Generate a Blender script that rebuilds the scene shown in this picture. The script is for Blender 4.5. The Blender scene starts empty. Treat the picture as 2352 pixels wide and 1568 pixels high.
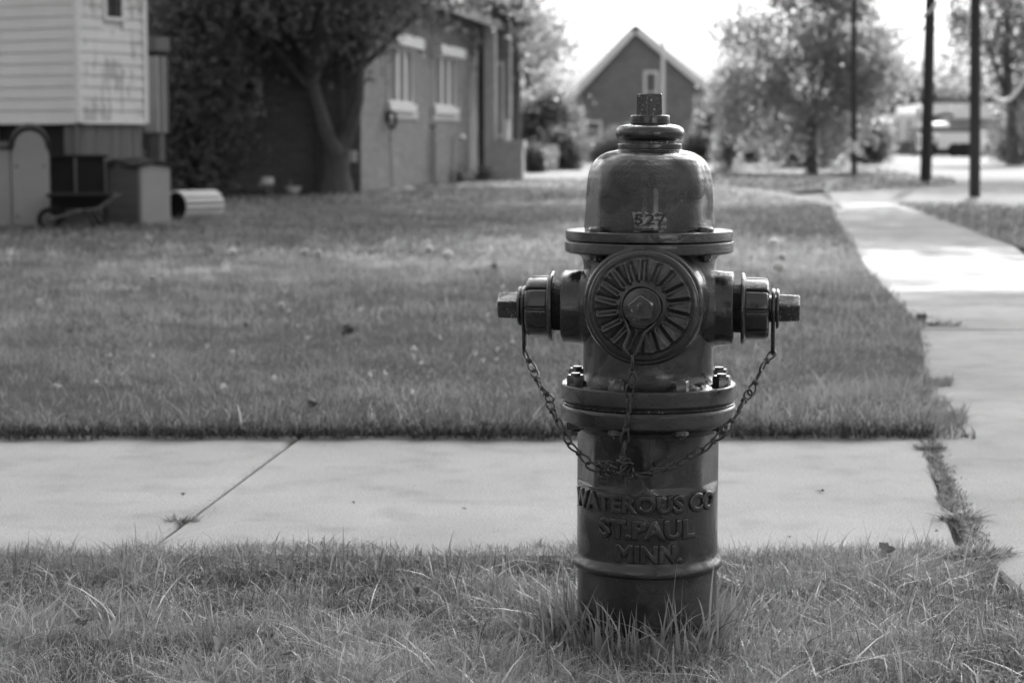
import bpy, math, random
import numpy as np
from mathutils import Vector, Matrix
random.seed(7)
rng = np.random.default_rng(11)
sc = bpy.context.scene
C = sc.collection
R = math.radians

# ------------------------------------------------------------------ camera
FPX, HEYE = 4600.0, 0.79            # focal length in pixels of a 2352 px wide frame, eye height
PITCH = math.atan(462 / FPX)
cam_d = bpy.data.cameras.new('camera')
cam = bpy.data.objects.new('camera', cam_d); C.objects.link(cam)
cam.location = (0, 0, HEYE); cam.rotation_euler = (math.pi/2 - PITCH, 0, 0)
cam_d.sensor_width = 36; cam_d.lens = 36 * FPX / 2352
cam_d.clip_start = 0.05; cam_d.clip_end = 2000
cam_d.dof.use_dof = True; cam_d.dof.focus_distance = 3.17; cam_d.dof.aperture_fstop = 6.3
cam_d.dof.aperture_blades = 9
sc.camera = cam

# ------------------------------------------------------------------ sky, sun, exposure
SUN_EL, SUN_AZ = R(36), R(14)       # ahead of the camera and to its right
world = bpy.data.worlds.new('World'); sc.world = world; world.use_nodes = True
nt = world.node_tree
for n in list(nt.nodes): nt.nodes.remove(n)
sky = nt.nodes.new('ShaderNodeTexSky'); sky.sky_type = 'NISHITA'; sky.sun_disc = False
sky.sun_elevation = SUN_EL; sky.sun_rotation = SUN_AZ; sky.dust_density = 8.0; sky.air_density = 1.2
bw = nt.nodes.new('ShaderNodeRGBToBW'); bg = nt.nodes.new('ShaderNodeBackground')
wo = nt.nodes.new('ShaderNodeOutputWorld')
nt.links.new(sky.outputs[0], bw.inputs[0]); nt.links.new(bw.outputs[0], bg.inputs[0])
bg.inputs[1].default_value = 0.15
nt.links.new(bg.outputs[0], wo.inputs[0])
sl = bpy.data.lights.new('sun', 'SUN'); sl.energy = 3.1; sl.angle = R(0.53)
sun = bpy.data.objects.new('sun', sl); C.objects.link(sun)
SD = Vector((math.sin(SUN_AZ)*math.cos(SUN_EL), math.cos(SUN_AZ)*math.cos(SUN_EL), math.sin(SUN_EL)))
sun.rotation_euler = SD.to_track_quat('Z', 'Y').to_euler(); sun.location = (5, 5, 30)
sc.view_settings.view_transform = 'Standard'; sc.view_settings.look = 'None'
sc.view_settings.exposure = 1.58; sc.view_settings.gamma = 1.0
try: sc.view_settings.use_curve_mapping = False
except Exception: pass
sc.cycles.max_bounces = 6; sc.cycles.diffuse_bounces = 3; sc.cycles.glossy_bounces = 3
sc.cycles.transmission_bounces = 4; sc.cycles.transparent_max_bounces = 6
sc.cycles.sample_clamp_indirect = 6.0
try: sc.cycles.use_denoising = True
except Exception: pass

# ------------------------------------------------------------------ survey: picture position -> place on the ground
def ray(u, v):
    dx = (u-1176)/FPX; dy = (784-v)/FPX
    return Vector((dx, math.cos(PITCH)+dy*math.sin(PITCH), -math.sin(PITCH)+dy*math.cos(PITCH)))
def G(u, v, z=0.0):
    d = ray(u, v); t = (z-HEYE)/d.z
    return Vector((d.x*t, d.y*t, z))
def P(u, v, Y):
    d = ray(u, v); t = Y/d.y
    return Vector((d.x*t, Y, HEYE+d.z*t))
def ZV(v, Y): return P(1176, v, Y).z
def wall(O, D, u, v):
    """distance along the upright plane through O with direction D, and height there"""
    d = ray(u, v)
    # O + t*D = s*d (horizontal)
    den = D.x*d.y - D.y*d.x
    t = (O.y*d.x - O.x*d.y)/den
    s = (O.y + t*D.y)/d.y
    return t, HEYE + s*d.z

# ------------------------------------------------------------------ materials (all neutral greys: a black and white place)
def nodes(name):
    m = bpy.data.materials.new(name); m.use_nodes = True
    t = m.node_tree; b = t.nodes['Principled BSDF']
    return m, t, b
def g(v): return (v, v, v, 1)
def mat(name, lo, hi=None, scale=8.0, rough=0.6, bump=0.0, bscale=None, detail=4, spec=0.4, coat=0.0, metal=0.0,
        wear=None, stretch=None, dist=0.02):
    m, t, b = nodes(name); N = t.nodes; L = t.links
    b.inputs['Roughness'].default_value = rough; b.inputs['Metallic'].default_value = metal
    b.inputs['Specular IOR Level'].default_value = spec
    if coat: b.inputs['Coat Weight'].default_value = coat; b.inputs['Coat Roughness'].default_value = 0.12
    tc = N.new('ShaderNodeTexCoord'); mp = N.new('ShaderNodeMapping')
    L.new(tc.outputs['Object'], mp.inputs[0])
    if stretch: mp.inputs['Scale'].default_value = stretch
    nz = N.new('ShaderNodeTexNoise'); nz.inputs['Scale'].default_value = scale; nz.inputs['Detail'].default_value = detail
    nz.inputs['Roughness'].default_value = 0.62
    L.new(mp.outputs[0], nz.inputs['Vector'])
    cr = N.new('ShaderNodeValToRGB'); cr.color_ramp.elements[0].position = 0.3; cr.color_ramp.elements[1].position = 0.7
    cr.color_ramp.elements[0].color = g(lo); cr.color_ramp.elements[1].color = g(hi if hi is not None else lo*1.15)
    L.new(nz.outputs['Fac'], cr.inputs[0])
    col = cr.outputs[0]
    if wear:                                     # (value, scale, threshold): small specks or chips of another tone
        n2 = N.new('ShaderNodeTexNoise'); n2.inputs['Scale'].default_value = wear[1]; n2.inputs['Detail'].default_value = 5
        L.new(mp.outputs[0] if stretch else tc.outputs['Object'], n2.inputs['Vector'])
        r2 = N.new('ShaderNodeValToRGB'); r2.color_ramp.elements[0].position = wear[2]; r2.color_ramp.elements[1].position = wear[2]+0.03
        L.new(n2.outputs['Fac'], r2.inputs[0])
        mx = N.new('ShaderNodeMix'); mx.data_type = 'RGBA'
        L.new(r2.outputs[0], mx.inputs[0]); L.new(col, mx.inputs[6]); mx.inputs[7].default_value = g(wear[0])
        col = mx.outputs[2]
    L.new(col, b.inputs['Base Color'])
    if bump:
        n3 = N.new('ShaderNodeTexNoise'); n3.inputs['Scale'].default_value = bscale or scale*6; n3.inputs['Detail'].default_value = 5
        L.new(mp.outputs[0], n3.inputs['Vector'])
        bp = N.new('ShaderNodeBump'); bp.inputs['Strength'].default_value = bump; bp.inputs['Distance'].default_value = dist
        L.new(n3.outputs['Fac'], bp.inputs['Height']); L.new(bp.outputs[0], b.inputs['Normal'])
    return m
def leaf_mat(name, lo, hi, trans=0.45, rough=0.45):
    m, t, b = nodes(name); N = t.nodes; L = t.links
    at = N.new('ShaderNodeAttribute'); at.attribute_name = 'tone'
    cr = N.new('ShaderNodeValToRGB'); cr.color_ramp.elements[0].color = g(lo); cr.color_ramp.elements[1].color = g(hi)
    L.new(at.outputs['Fac'], cr.inputs[0])
    b.inputs['Roughness'].default_value = rough; b.inputs['Specular IOR Level'].default_value = 0.35
    L.new(cr.outputs[0], b.inputs['Base Color'])
    tr = N.new('ShaderNodeBsdfTranslucent'); L.new(cr.outputs[0], tr.inputs[0])
    ms = N.new('ShaderNodeMixShader'); ms.inputs[0].default_value = trans
    L.new(b.outputs[0], ms.inputs[1]); L.new(tr.outputs[0], ms.inputs[2])
    L.new(ms.outputs[0], N['Material Output'].inputs[0])
    return m
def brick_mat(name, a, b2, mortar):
    m, t, b = nodes(name); N = t.nodes; L = t.links
    tc = N.new('ShaderNodeTexCoord'); sx = N.new('ShaderNodeSeparateXYZ'); cx = N.new('ShaderNodeCombineXYZ')
    ad = N.new('ShaderNodeMath'); ad.operation = 'ADD'
    L.new(tc.outputs['Object'], sx.inputs[0]); L.new(sx.outputs[0], ad.inputs[0]); L.new(sx.outputs[1], ad.inputs[1])
    L.new(ad.outputs[0], cx.inputs[0]); L.new(sx.outputs[2], cx.inputs[1])
    br = N.new('ShaderNodeTexBrick'); L.new(cx.outputs[0], br.inputs['Vector'])
    br.inputs['Scale'].default_value = 1.0; br.inputs['Brick Width'].default_value = 0.21; br.inputs['Row Height'].default_value = 0.075
    br.inputs['Mortar Size'].default_value = 0.008
    br.inputs['Color1'].default_value = g(a); br.inputs['Color2'].default_value = g(b2); br.inputs['Mortar'].default_value = g(mortar)
    nz = N.new('ShaderNodeTexNoise'); nz.inputs['Scale'].default_value = 1.3; nz.inputs['Detail'].default_value = 3
    L.new(tc.outputs['Object'], nz.inputs['Vector'])
    mr = N.new('ShaderNodeMapRange'); mr.inputs[3].default_value = 0.75; mr.inputs[4].default_value = 1.25
    L.new(nz.outputs['Fac'], mr.inputs[0])
    mu = N.new('ShaderNodeMix'); mu.data_type = 'RGBA'; mu.blend_type = 'MULTIPLY'; mu.inputs[0].default_value = 1
    L.new(br.outputs['Color'], mu.inputs[6]); L.new(mr.outputs[0], mu.inputs[7])
    L.new(mu.outputs[2], b.inputs['Base Color']); b.inputs['Roughness'].default_value = 0.85
    bp = N.new('ShaderNodeBump'); bp.inputs['Strength'].default_value = 0.6; bp.inputs['Distance'].default_value = 0.01; bp.invert = True
    L.new(br.outputs['Fac'], bp.inputs['Height']); L.new(bp.outputs[0], b.inputs['Normal'])
    return m

def paint_mat(name, base, rough, speck=True, chips=0.0):
    """thick glossy brushed enamel on cast iron: lumpy relief, dust specks"""
    m, t, b = nodes(name); N = t.nodes; L = t.links
    tc = N.new('ShaderNodeTexCoord')
    def noise(s, d, st=None, ro=0.6):
        n = N.new('ShaderNodeTexNoise'); n.inputs['Scale'].default_value = s; n.inputs['Detail'].default_value = d
        n.inputs['Roughness'].default_value = ro
        if st:
            mp = N.new('ShaderNodeMapping'); mp.inputs['Scale'].default_value = st
            L.new(tc.outputs['Object'], mp.inputs[0]); L.new(mp.outputs[0], n.inputs['Vector'])
        else: L.new(tc.outputs['Object'], n.inputs['Vector'])
        return n
    a = noise(14, 4)
    cr = N.new('ShaderNodeValToRGB'); cr.color_ramp.elements[0].position = .3; cr.color_ramp.elements[1].position = .75
    cr.color_ramp.elements[0].color = g(base*.8); cr.color_ramp.elements[1].color = g(base*1.3)
    L.new(a.outputs['Fac'], cr.inputs[0]); col = cr.outputs[0]
    for val, s, th, on in ((.30, 420, .715, speck), (.30, 150, .68-chips, chips > 0)):
        if not on: continue
        n2 = noise(s, 3); r2 = N.new('ShaderNodeValToRGB')
        r2.color_ramp.elements[0].position = th; r2.color_ramp.elements[1].position = th+.03
        L.new(n2.outputs['Fac'], r2.inputs[0])
        mx = N.new('ShaderNodeMix'); mx.data_type = 'RGBA'
        L.new(r2.outputs[0], mx.inputs[0]); L.new(col, mx.inputs[6]); mx.inputs[7].default_value = g(val); col = mx.outputs[2]
    L.new(col, b.inputs['Base Color'])
    rn = noise(30, 3); mr = N.new('ShaderNodeMapRange'); mr.inputs[3].default_value = rough*.5; mr.inputs[4].default_value = rough*1.5
    L.new(rn.outputs['Fac'], mr.inputs[0]); L.new(mr.outputs[0], b.inputs['Roughness'])
    b.inputs['Specular IOR Level'].default_value = 0.5
    b.inputs['Coat Weight'].default_value = 0.3; b.inputs['Coat Roughness'].default_value = 0.06
    # relief: cast lumps, orange peel, patches of rough pitting, slow sag lines
    n_l = noise(45, 3, (1, 1, .7)); n_f = noise(330, 2); n_p = noise(9, 2); n_pit = noise(190, 4, None, .75)
    pr = N.new('ShaderNodeValToRGB'); pr.color_ramp.elements[0].position = .48; pr.color_ramp.elements[1].position = .60
    L.new(n_p.outputs['Fac'], pr.inputs[0])
    mm = N.new('ShaderNodeMath'); mm.operation = 'MULTIPLY'; L.new(pr.outputs[0], mm.inputs[0]); L.new(n_pit.outputs['Fac'], mm.inputs[1])
    b1 = N.new('ShaderNodeBump'); b1.inputs['Strength'].default_value = 0.6; b1.inputs['Distance'].default_value = 0.0024
    L.new(n_l.outputs['Fac'], b1.inputs['Height'])
    b2 = N.new('ShaderNodeBump'); b2.inputs['Strength'].default_value = 0.4; b2.inputs['Distance'].default_value = 0.0009
    L.new(n_f.outputs['Fac'], b2.inputs['Height']); L.new(b1.outputs[0], b2.inputs['Normal'])
    b3 = N.new('ShaderNodeBump'); b3.inputs['Strength'].default_value = 1.0; b3.inputs['Distance'].default_value = 0.004
    L.new(mm.outputs[0], b3.inputs['Height']); L.new(b2.outputs[0], b3.inputs['Normal'])
    L.new(b3.outputs[0], b.inputs['Normal'])
    return m

def concrete_mat(name, lo, hi, bumpv=0.35):
    m, t, b = nodes(name); N = t.nodes; L = t.links
    far = name.startswith('far')
    tc = N.new('ShaderNodeTexCoord')
    def noise(s, d, st=None):
        n = N.new('ShaderNodeTexNoise'); n.inputs['Scale'].default_value = s; n.inputs['Detail'].default_value = d
        mp = N.new('ShaderNodeMapping'); mp.inputs['Scale'].default_value = st or (1, 1, 1)
        L.new(tc.outputs['Object'], mp.inputs[0]); L.new(mp.outputs[0], n.inputs['Vector']); return n
    a = noise(2.2, 6); f = noise(230, 3); br = noise(60, 3, (1, .05, 1)); st = noise(7, 5); sp = noise(95, 2)
    cr = N.new('ShaderNodeValToRGB'); cr.color_ramp.elements[0].position = .32; cr.color_ramp.elements[1].position = .68
    cr.color_ramp.elements[0].color = g(lo); cr.color_ramp.elements[1].color = g(hi); L.new(a.outputs['Fac'], cr.inputs[0])
    col = cr.outputs[0]
    for n, lo2, hi2, p0, p1 in ((f, .62, 1.28, .3, .7), (br, .98, 1.02, .3, .7), (st, .84, 1.03, .3, .5), (sp, 1.0, .55, .66, .74)):
        r = N.new('ShaderNodeMapRange'); r.inputs[1].default_value = p0; r.inputs[2].default_value = p1
        r.inputs[3].default_value = lo2; r.inputs[4].default_value = hi2; L.new(n.outputs['Fac'], r.inputs[0])
        mu = N.new('ShaderNodeMix'); mu.data_type = 'RGBA'; mu.blend_type = 'MULTIPLY'; mu.inputs[0].default_value = 1
        L.new(col, mu.inputs[6]); L.new(r.outputs[0], mu.inputs[7]); col = mu.outputs[2]
    L.new(col, b.inputs['Base Color']); b.inputs['Roughness'].default_value = .95 if far else .8; b.inputs['Specular IOR Level'].default_value = .0 if far else .2
    bp = N.new('ShaderNodeBump'); bp.inputs['Strength'].default_value = bumpv; bp.inputs['Distance'].default_value = .002
    L.new(f.outputs['Fac'], bp.inputs['Height'])
    bp2 = N.new('ShaderNodeBump'); bp2.inputs['Strength'].default_value = bumpv*.3; bp2.inputs['Distance'].default_value = .002
    L.new(br.outputs['Fac'], bp2.inputs['Height']); L.new(bp.outputs[0], bp2.inputs['Normal']); L.new(bp2.outputs[0], b.inputs['Normal'])
    return m

M = dict(
    paint=paint_mat('hydrant_enamel', 0.020, 0.16),
    paint_chip=paint_mat('hydrant_enamel_chipped', 0.024, 0.26, True, 0.05),
    chain=mat('weathered_chain_steel', 0.022, 0.05, 200, .38, .5, 600, spec=.5, wear=(.2, 500, .68), dist=.001),
    gap=mat('dark_gasket', 0.012, 0.03, 60, .7, .5, 200),
    sticker=mat('worn_reflective_sticker', 0.07, 0.26, 120, .35, .4, 260, wear=(.035, 110, .52), dist=.001),
    numeral=mat('black_print', 0.010, 0.02, 40, .5),
    soil=mat('soil_and_thatch', 0.015, 0.045, 30, .95, .8, 120),
    turf=mat('distant_turf', 0.08, 0.13, 3, .95, .8, 60),
    conc=concrete_mat('sidewalk_concrete', 0.225, 0.285),
    conc2=concrete_mat('old_rough_concrete', 0.18, 0.26, .8),
    conc3=concrete_mat('far_walk_concrete', 0.19, 0.26),
    asphalt=mat('pale_asphalt', 0.22, 0.28, .6, 1.0, .3, 40, spec=0.0),
    siding=mat('white_vinyl_siding', 0.62, 0.70, 2, .5, .0, wear=None),
    siding_dirty=mat('stained_vinyl_siding', 0.62, 0.70, 2, .5, .0, wear=(.42, 3.2, .54), stretch=(3.5, 3.5, .8)),
    trim=mat('white_trim', 0.66, 0.72, 3, .5),
    white=mat('white_painted_wood', 0.66, 0.74, 5, .5),
    wood=mat('weathered_grey_wood', 0.09, 0.22, 3, .85, .4, 60, stretch=(7, 7, .5)),
    dark=mat('black_and_shade_fill', 0.01, 0.015, 5, .8),  # near black, for black parts and for shade painted as solids
    dplastic=mat('dark_plastic', 0.018, 0.03, 5, .75, spec=.2),
    lplastic=mat('pale_resin', 0.26, 0.32, 2, .5),
    mplastic=mat('grey_resin', 0.09, 0.13, 2, .5),
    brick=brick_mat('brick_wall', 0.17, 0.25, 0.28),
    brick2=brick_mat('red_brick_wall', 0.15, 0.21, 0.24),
    brick_shade=brick_mat('brick_wall_shade_tone', 0.11, 0.15, 0.17),  # house brick with the shade of the end and recessed walls painted in
    stone=mat('pale_stone', 0.50, 0.66, 7, .85, .5, 20),
    roof=mat('roof_shingle', 0.07, 0.11, 10, .9, .4, 60),
    glass=mat('window_glass', 0.015, 0.02, 1, .08, spec=.6),
    bark=mat('tree_bark', 0.07, 0.14, 8, .9, .9, 30, stretch=(3, 3, .6), dist=.03),
    pole=mat('creosoted_pole_wood', 0.03, 0.055, 6, .85, .5, 40, stretch=(5, 5, .3)),
    metal=mat('galvanised_metal', 0.35, 0.5, 20, .4, metal=.4),
    blade=leaf_mat('grass_blades', 0.045, 0.48, .34, .28),
    blade2=leaf_mat('lawn_blades', 0.06, 0.44, .58, .36),
    leafd=leaf_mat('dark_leaves', 0.09, 0.22, .45, .45),
    leafm=leaf_mat('mid_leaves', 0.08, 0.24, .5, .4),
    leafl=leaf_mat('pale_leaves', 0.14, 0.38, .6, .35),
    dead=mat('dry_leaf', 0.04, 0.09, 30, .8, .4, 80),
    deadl=mat('pale_dry_leaf', 0.2, 0.3, 30, .8, .4, 80),
    fluff=leaf_mat('seed_fluff', 0.6, 0.8, .5, .8),
)

# ------------------------------------------------------------------ mesh helpers
class MB:
    def __init__(s): s.v = []; s.f = []
    def add(s, vs, fs, mtx=None):
        o = len(s.v)
        s.v += [tuple(mtx @ Vector(p)) if mtx else tuple(p) for p in vs]
        s.f += [tuple(i+o for i in q) for q in fs]; return s
    def box(s, a, b, mtx=None):
        x0, y0, z0 = a; x1, y1, z1 = b
        return s.add([(x0,y0,z0),(x1,y0,z0),(x1,y1,z0),(x0,y1,z0),(x0,y0,z1),(x1,y0,z1),(x1,y1,z1),(x0,y1,z1)],
                     [(0,3,2,1),(4,5,6,7),(0,1,5,4),(1,2,6,5),(2,3,7,6),(3,0,4,7)], mtx)
    def prism(s, pts, h0, h1, axis='z', mtx=None):
        n = len(pts)
        def q(p, h):
            return (p[0], p[1], h) if axis == 'z' else ((p[0], h, p[1]) if axis == 'y' else (h, p[0], p[1]))
        vs = [q(p, h0) for p in pts] + [q(p, h1) for p in pts]
        fs = [tuple(range(n))[::-1], tuple(range(n, 2*n))] + [(i, (i+1) % n, n+(i+1) % n, n+i) for i in range(n)]
        return s.add(vs, fs, mtx)
    def lathe(s, prof, n=64, mtx=None, rf=None):
        """prof: (r, z) pairs bottom to top about z; rf(theta, r, z) may reshape r"""
        vs = []; fs = []; k = len(prof)
        for (r, z) in prof:
            for i in range(n):
                a = 2*math.pi*i/n
                rr = rf(a, r, z) if rf else r
                vs.append((rr*math.sin(a), -rr*math.cos(a), z))      # a = 0 faces -y, the front
        for j in range(k-1):
            for i in range(n):
                i2 = (i+1) % n
                fs.append((j*n+i, j*n+i2, (j+1)*n+i2, (j+1)*n+i))
        if prof[0][0] > 1e-6: fs.append(tuple(range(n))[::-1])
        if prof[-1][0] > 1e-6: fs.append(tuple((k-1)*n+i for i in range(n)))
        return s.add(vs, fs, mtx)
    def tube(s, pts, r, n=8, closed=False, mtx=None):
        pts = [Vector(p) for p in pts]; k = len(pts); vs = []; fs = []
        rs = r if isinstance(r, (list, tuple)) else [r]*k
        up = None
        for i, p in enumerate(pts):
            a = pts[(i-1) % k] if (closed or i > 0) else p
            b = pts[(i+1) % k] if (closed or i < k-1) else p
            t = (b-a).normalized()
            if up is None:
                up = Vector((0, 0, 1)) if abs(t.z) < .9 else Vector((1, 0, 0))
            sx = t.cross(up).normalized(); up = sx.cross(t).normalized()
            for j in range(n):
                w = 2*math.pi*j/n
                vs.append(p + sx*math.cos(w)*rs[i] + up*math.sin(w)*rs[i])
        for i in range(k if closed else k-1):
            for j in range(n):
                fs.append((i*n+j, i*n+(j+1) % n, ((i+1) % k)*n+(j+1) % n, ((i+1) % k)*n+j))
        if not closed: fs += [tuple(range(n))[::-1], tuple((k-1)*n+j for j in range(n))]
        return s.add(vs, fs, mtx)
    def build(s, name, m, parent=None, smooth=None):
        me = bpy.data.meshes.new(name); me.from_pydata([tuple(p) for p in s.v], [], s.f); me.update()
        me.materials.append(M[m] if isinstance(m, str) else m)
        if smooth:
            me.shade_smooth()
            me.set_sharp_from_angle(angle=R(smooth))
        o = bpy.data.objects.new(name, me); C.objects.link(o)
        if parent: o.parent = parent
        return o
def fillet(pts, rad, n=4):
    """round the corners of an open profile"""
    out = [pts[0]]
    for i in range(1, len(pts)-1):
        a, b, c = Vector(pts[i-1]), Vector(pts[i]), Vector(pts[i+1])
        u, w = (a-b), (c-b); r = min(rad, u.length*.45, w.length*.45)
        p, q = b+u.normalized()*r, b+w.normalized()*r
        for k in range(n+1):
            t = k/n; out.append(tuple(p*(1-t)**2 + b*2*t*(1-t) + q*t*t))
    out.append(pts[-1]); return out
def tag(o, label=None, cat=None, group=None, kind=None):
    if label: o['label'] = label
    if cat: o['category'] = cat
    if group: o['group'] = group
    if kind: o['kind'] = kind
    return o
def thing(name, loc, label, cat, rz=0.0, group=None):
    o = bpy.data.objects.new(name, None); C.objects.link(o); o.location = loc; o.rotation_euler = (0, 0, rz)
    o.empty_display_size = .1
    return tag(o, label, cat, group)
def dup(o, parent):
    c = o.copy(); C.objects.link(c); c.parent = parent; return c
def np_mesh(name, V, F, m, tone=None, parent=None, smooth=False):
    """V (n,3) array, F (m,k) array of equal sized faces"""
    me = bpy.data.meshes.new(name)
    me.vertices.add(len(V)); me.vertices.foreach_set('co', V.astype(np.float32).ravel())
    k = F.shape[1]
    me.loops.add(F.size); me.loops.foreach_set('vertex_index', F.astype(np.int32).ravel())
    me.polygons.add(len(F)); me.polygons.foreach_set('loop_start', np.arange(0, F.size, k, dtype=np.int32))
    me.polygons.foreach_set('loop_total', np.full(len(F), k, dtype=np.int32))
    if smooth: me.polygons.foreach_set('use_smooth', np.ones(len(F), dtype=bool))
    me.update(calc_edges=True)
    if tone is not None:
        a = me.attributes.new('tone', 'FLOAT', 'POINT'); a.data.foreach_set('value', tone.astype(np.float32))
    me.materials.append(M[m])
    o = bpy.data.objects.new(name, me); C.objects.link(o)
    if parent: o.parent = parent
    return o
def in_poly(x, y, poly):
    ins = np.zeros(len(x), bool); n = len(poly)
    for i in range(n):
        x1, y1 = poly[i][:2]; x2, y2 = poly[(i+1) % n][:2]
        c = ((y1 > y) != (y2 > y)) & (x < (x2-x1)*(y-y1)/(y2-y1+1e-12)+x1)
        ins ^= c
    return ins
def sheet(name, pts, z, m, kind='structure', parent=None, thick=0.0):
    b = MB()
    if thick: b.prism([(p[0], p[1]) for p in pts], z-thick, z)
    else: b.add([(p[0], p[1], z) for p in pts], [tuple(range(len(pts)))])
    o = b.build(name, m, parent)
    if parent is None and kind: o['kind'] = kind
    return o

# ------------------------------------------------------------------ the setting
gr = sheet('ground', [(-500, -60), (500, -60), (500, 900), (-500, 900)], -0.05, 'turf')
# road and hard standing beyond the sidewalk on the right
sheet('road', [G(1650, 384), G(1700, 366), G(1640, 357), G(1640, 345), G(2700, 345), G(3600, 350), G(3600, 470), G(2700, 481), G(2352, 473), G(2060, 462),
               G(1930, 472), G(1893, 437)], -0.012, 'asphalt')
# front sidewalk: separate slabs with recessed joints
def slab(name, pts, m, parent, th=.1, inset=.006):
    c = sum((Vector((p[0], p[1])) for p in pts), Vector((0, 0)))/len(pts)
    q = [Vector((p[0], p[1])) for p in pts]
    q2 = [p + (c-p).normalized()*inset for p in q]
    q3 = [p + (c-p).normalized()*(inset+.012) for p in q]
    n = len(pts); vs = [(p.x, p.y, -th) for p in q2]+[(p.x, p.y, -.008) for p in q2]+[(p.x, p.y, 0) for p in q3]
    fs = [tuple(2*n+i for i in range(n))]
    for k in (0, 1): fs += [(k*n+i, k*n+(i+1) % n, (k+1)*n+(i+1) % n, (k+1)*n+i) for i in range(n)]
    return MB().add(vs, fs).build(name, m, parent)
sw = bpy.data.objects.new('sidewalk', None); C.objects.link(sw); sw['kind'] = 'structure'
J0, J1 = G(645, 1032), G(378, 1230)              # the visible joint
jd = (J0-J1).normalized()
def on_joint(y): t = (y-J1.y)/jd.y; return J1+jd*t
ja, jb = on_joint(3.76), on_joint(5.34)
E0, E1 = G(2120, 1005), G(2197, 1240)            # right end of the front walk
ed = (E1-E0).normalized()
ea, eb = E0+ed*((3.76-E0.y)/ed.y), E0+ed*((5.36-E0.y)/ed.y)
along = Vector((-1, 0.012, 0))
slab('slab', [ja, ea, eb, jb], 'conc', sw)
prev = (ja, jb)
for i in range(3):
    n0, n1 = prev[0]+along*1.6, prev[1]+along*1.6
    slab('slab', [n0, prev[0], prev[1], n1], 'conc', sw); prev = (n0, n1)
# cross walk on the right, running away up the street
cw = bpy.data.objects.new('side_path', None); C.objects.link(cw); cw['kind'] = 'structure'
def lw(y):                                        # left edge of the cross walk
    t = (y-3.9)/(25.6-3.9); a = G(2222, 1250)
    pts = [(2.0, .84), (3.9, .893), (5.3, 1.110), (8.36, 1.70), (11.9, 2.1), (15.3, 2.58), (20, 3.2), (25.6, 4.05)]
    for (y0, x0), (y1, x1) in zip(pts, pts[1:]):
        if y <= y1: return x0+(x1-x0)*(y-y0)/(y1-y0)
    return pts[-1][1]
def rw(y): return 2.62+(y-6)*.118 if y < 14.6 else 3.735+(y-14.6)*.1066
ys = [1.0, 8.36, 9.62, 11.9, 13.5, 15.0, 16.6, 18.2, 19.9, 21.6, 23.4, 25.3]
for y0, y1 in zip(ys, ys[1:]):
    mid = (y0+y1)/2
    slab('slab', [(lw(y0)-.03 if y0 > 6 else lw(y0), y0), (rw(y0), y0), (rw(y1), y1), (lw(y1)-.03, y1)] if y0 > 2 else
         [(lw(2)+.0, 1.0), (2.3, 1.0), (rw(8.36), 8.36), (lw(8.36), 8.36), (lw(5.3), 5.3), (lw(3.9), 3.9)], 'conc2', cw, inset=.016)
# pale walkway that crosses the lawns from the sidewalk towards the houses
sheet('path', [G(1935, 478), G(1925, 462), G(1800, 444), G(1640, 424), G(1400, 404), G(1215, 398), G(1150, 408), G(1215, 411), G(1400, 414), G(1640, 433), G(1800, 455)], .008, 'conc3')
sheet('patio', [G(1240, 386), G(1335, 386), G(1345, 375), G(1260, 375)], .03, 'conc3')

# ------------------------------------------------------------------ grass
LAWN = [(-9, 5.33), (1.02, 5.27)] + [(lw(y)+.012, y) for y in (5.42, 5.9, 6.6, 7.6, 8.5, 9.7, 11.6, 13.6, 15.4, 19.6, 23.6)] \
       + [tuple(G(1800, 457)[:2]), tuple(G(1640, 434)[:2]), tuple(G(1400, 416)[:2]), tuple(G(1100, 412)[:2]), tuple(G(830, 446)[:2]), tuple(G(560, 446)[:2]), (-9, 30)]
WEDGE = [G(1640, 423)[:2], G(1800, 443)[:2], G(1890, 436)[:2], G(1897, 420)[:2], G(1870, 404)[:2], G(1640, 398)[:2], G(1400, 398)[:2], G(1400, 403)[:2]]
ISLAND = [G(1900, 440)[:2], G(2080, 430)[:2], G(2195, 421)[:2], G(2190, 411)[:2], G(2080, 398)[:2], G(2010, 385)[:2], G(1700, 375)[:2], G(1640, 380)[:2], G(1640, 389)[:2],
          G(1880, 396)[:2], G(1960, 405)[:2], G(1920, 425)[:2]]
RIGHT = [G(2050, 466)[:2], (3.80, 14.9), (3.15, 9.6), (2.75, 6.2), (9, 6.2), (12, 24.4), G(2352, 474)[:2]]
VERGE = [(-3.2, 2.0), (-3.2, 3.86), (.82, 3.82), (.885, 3.74), (.905, 3.5), (.89, 3.1), (.84, 2.8), (.76, 2.0)]
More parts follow.
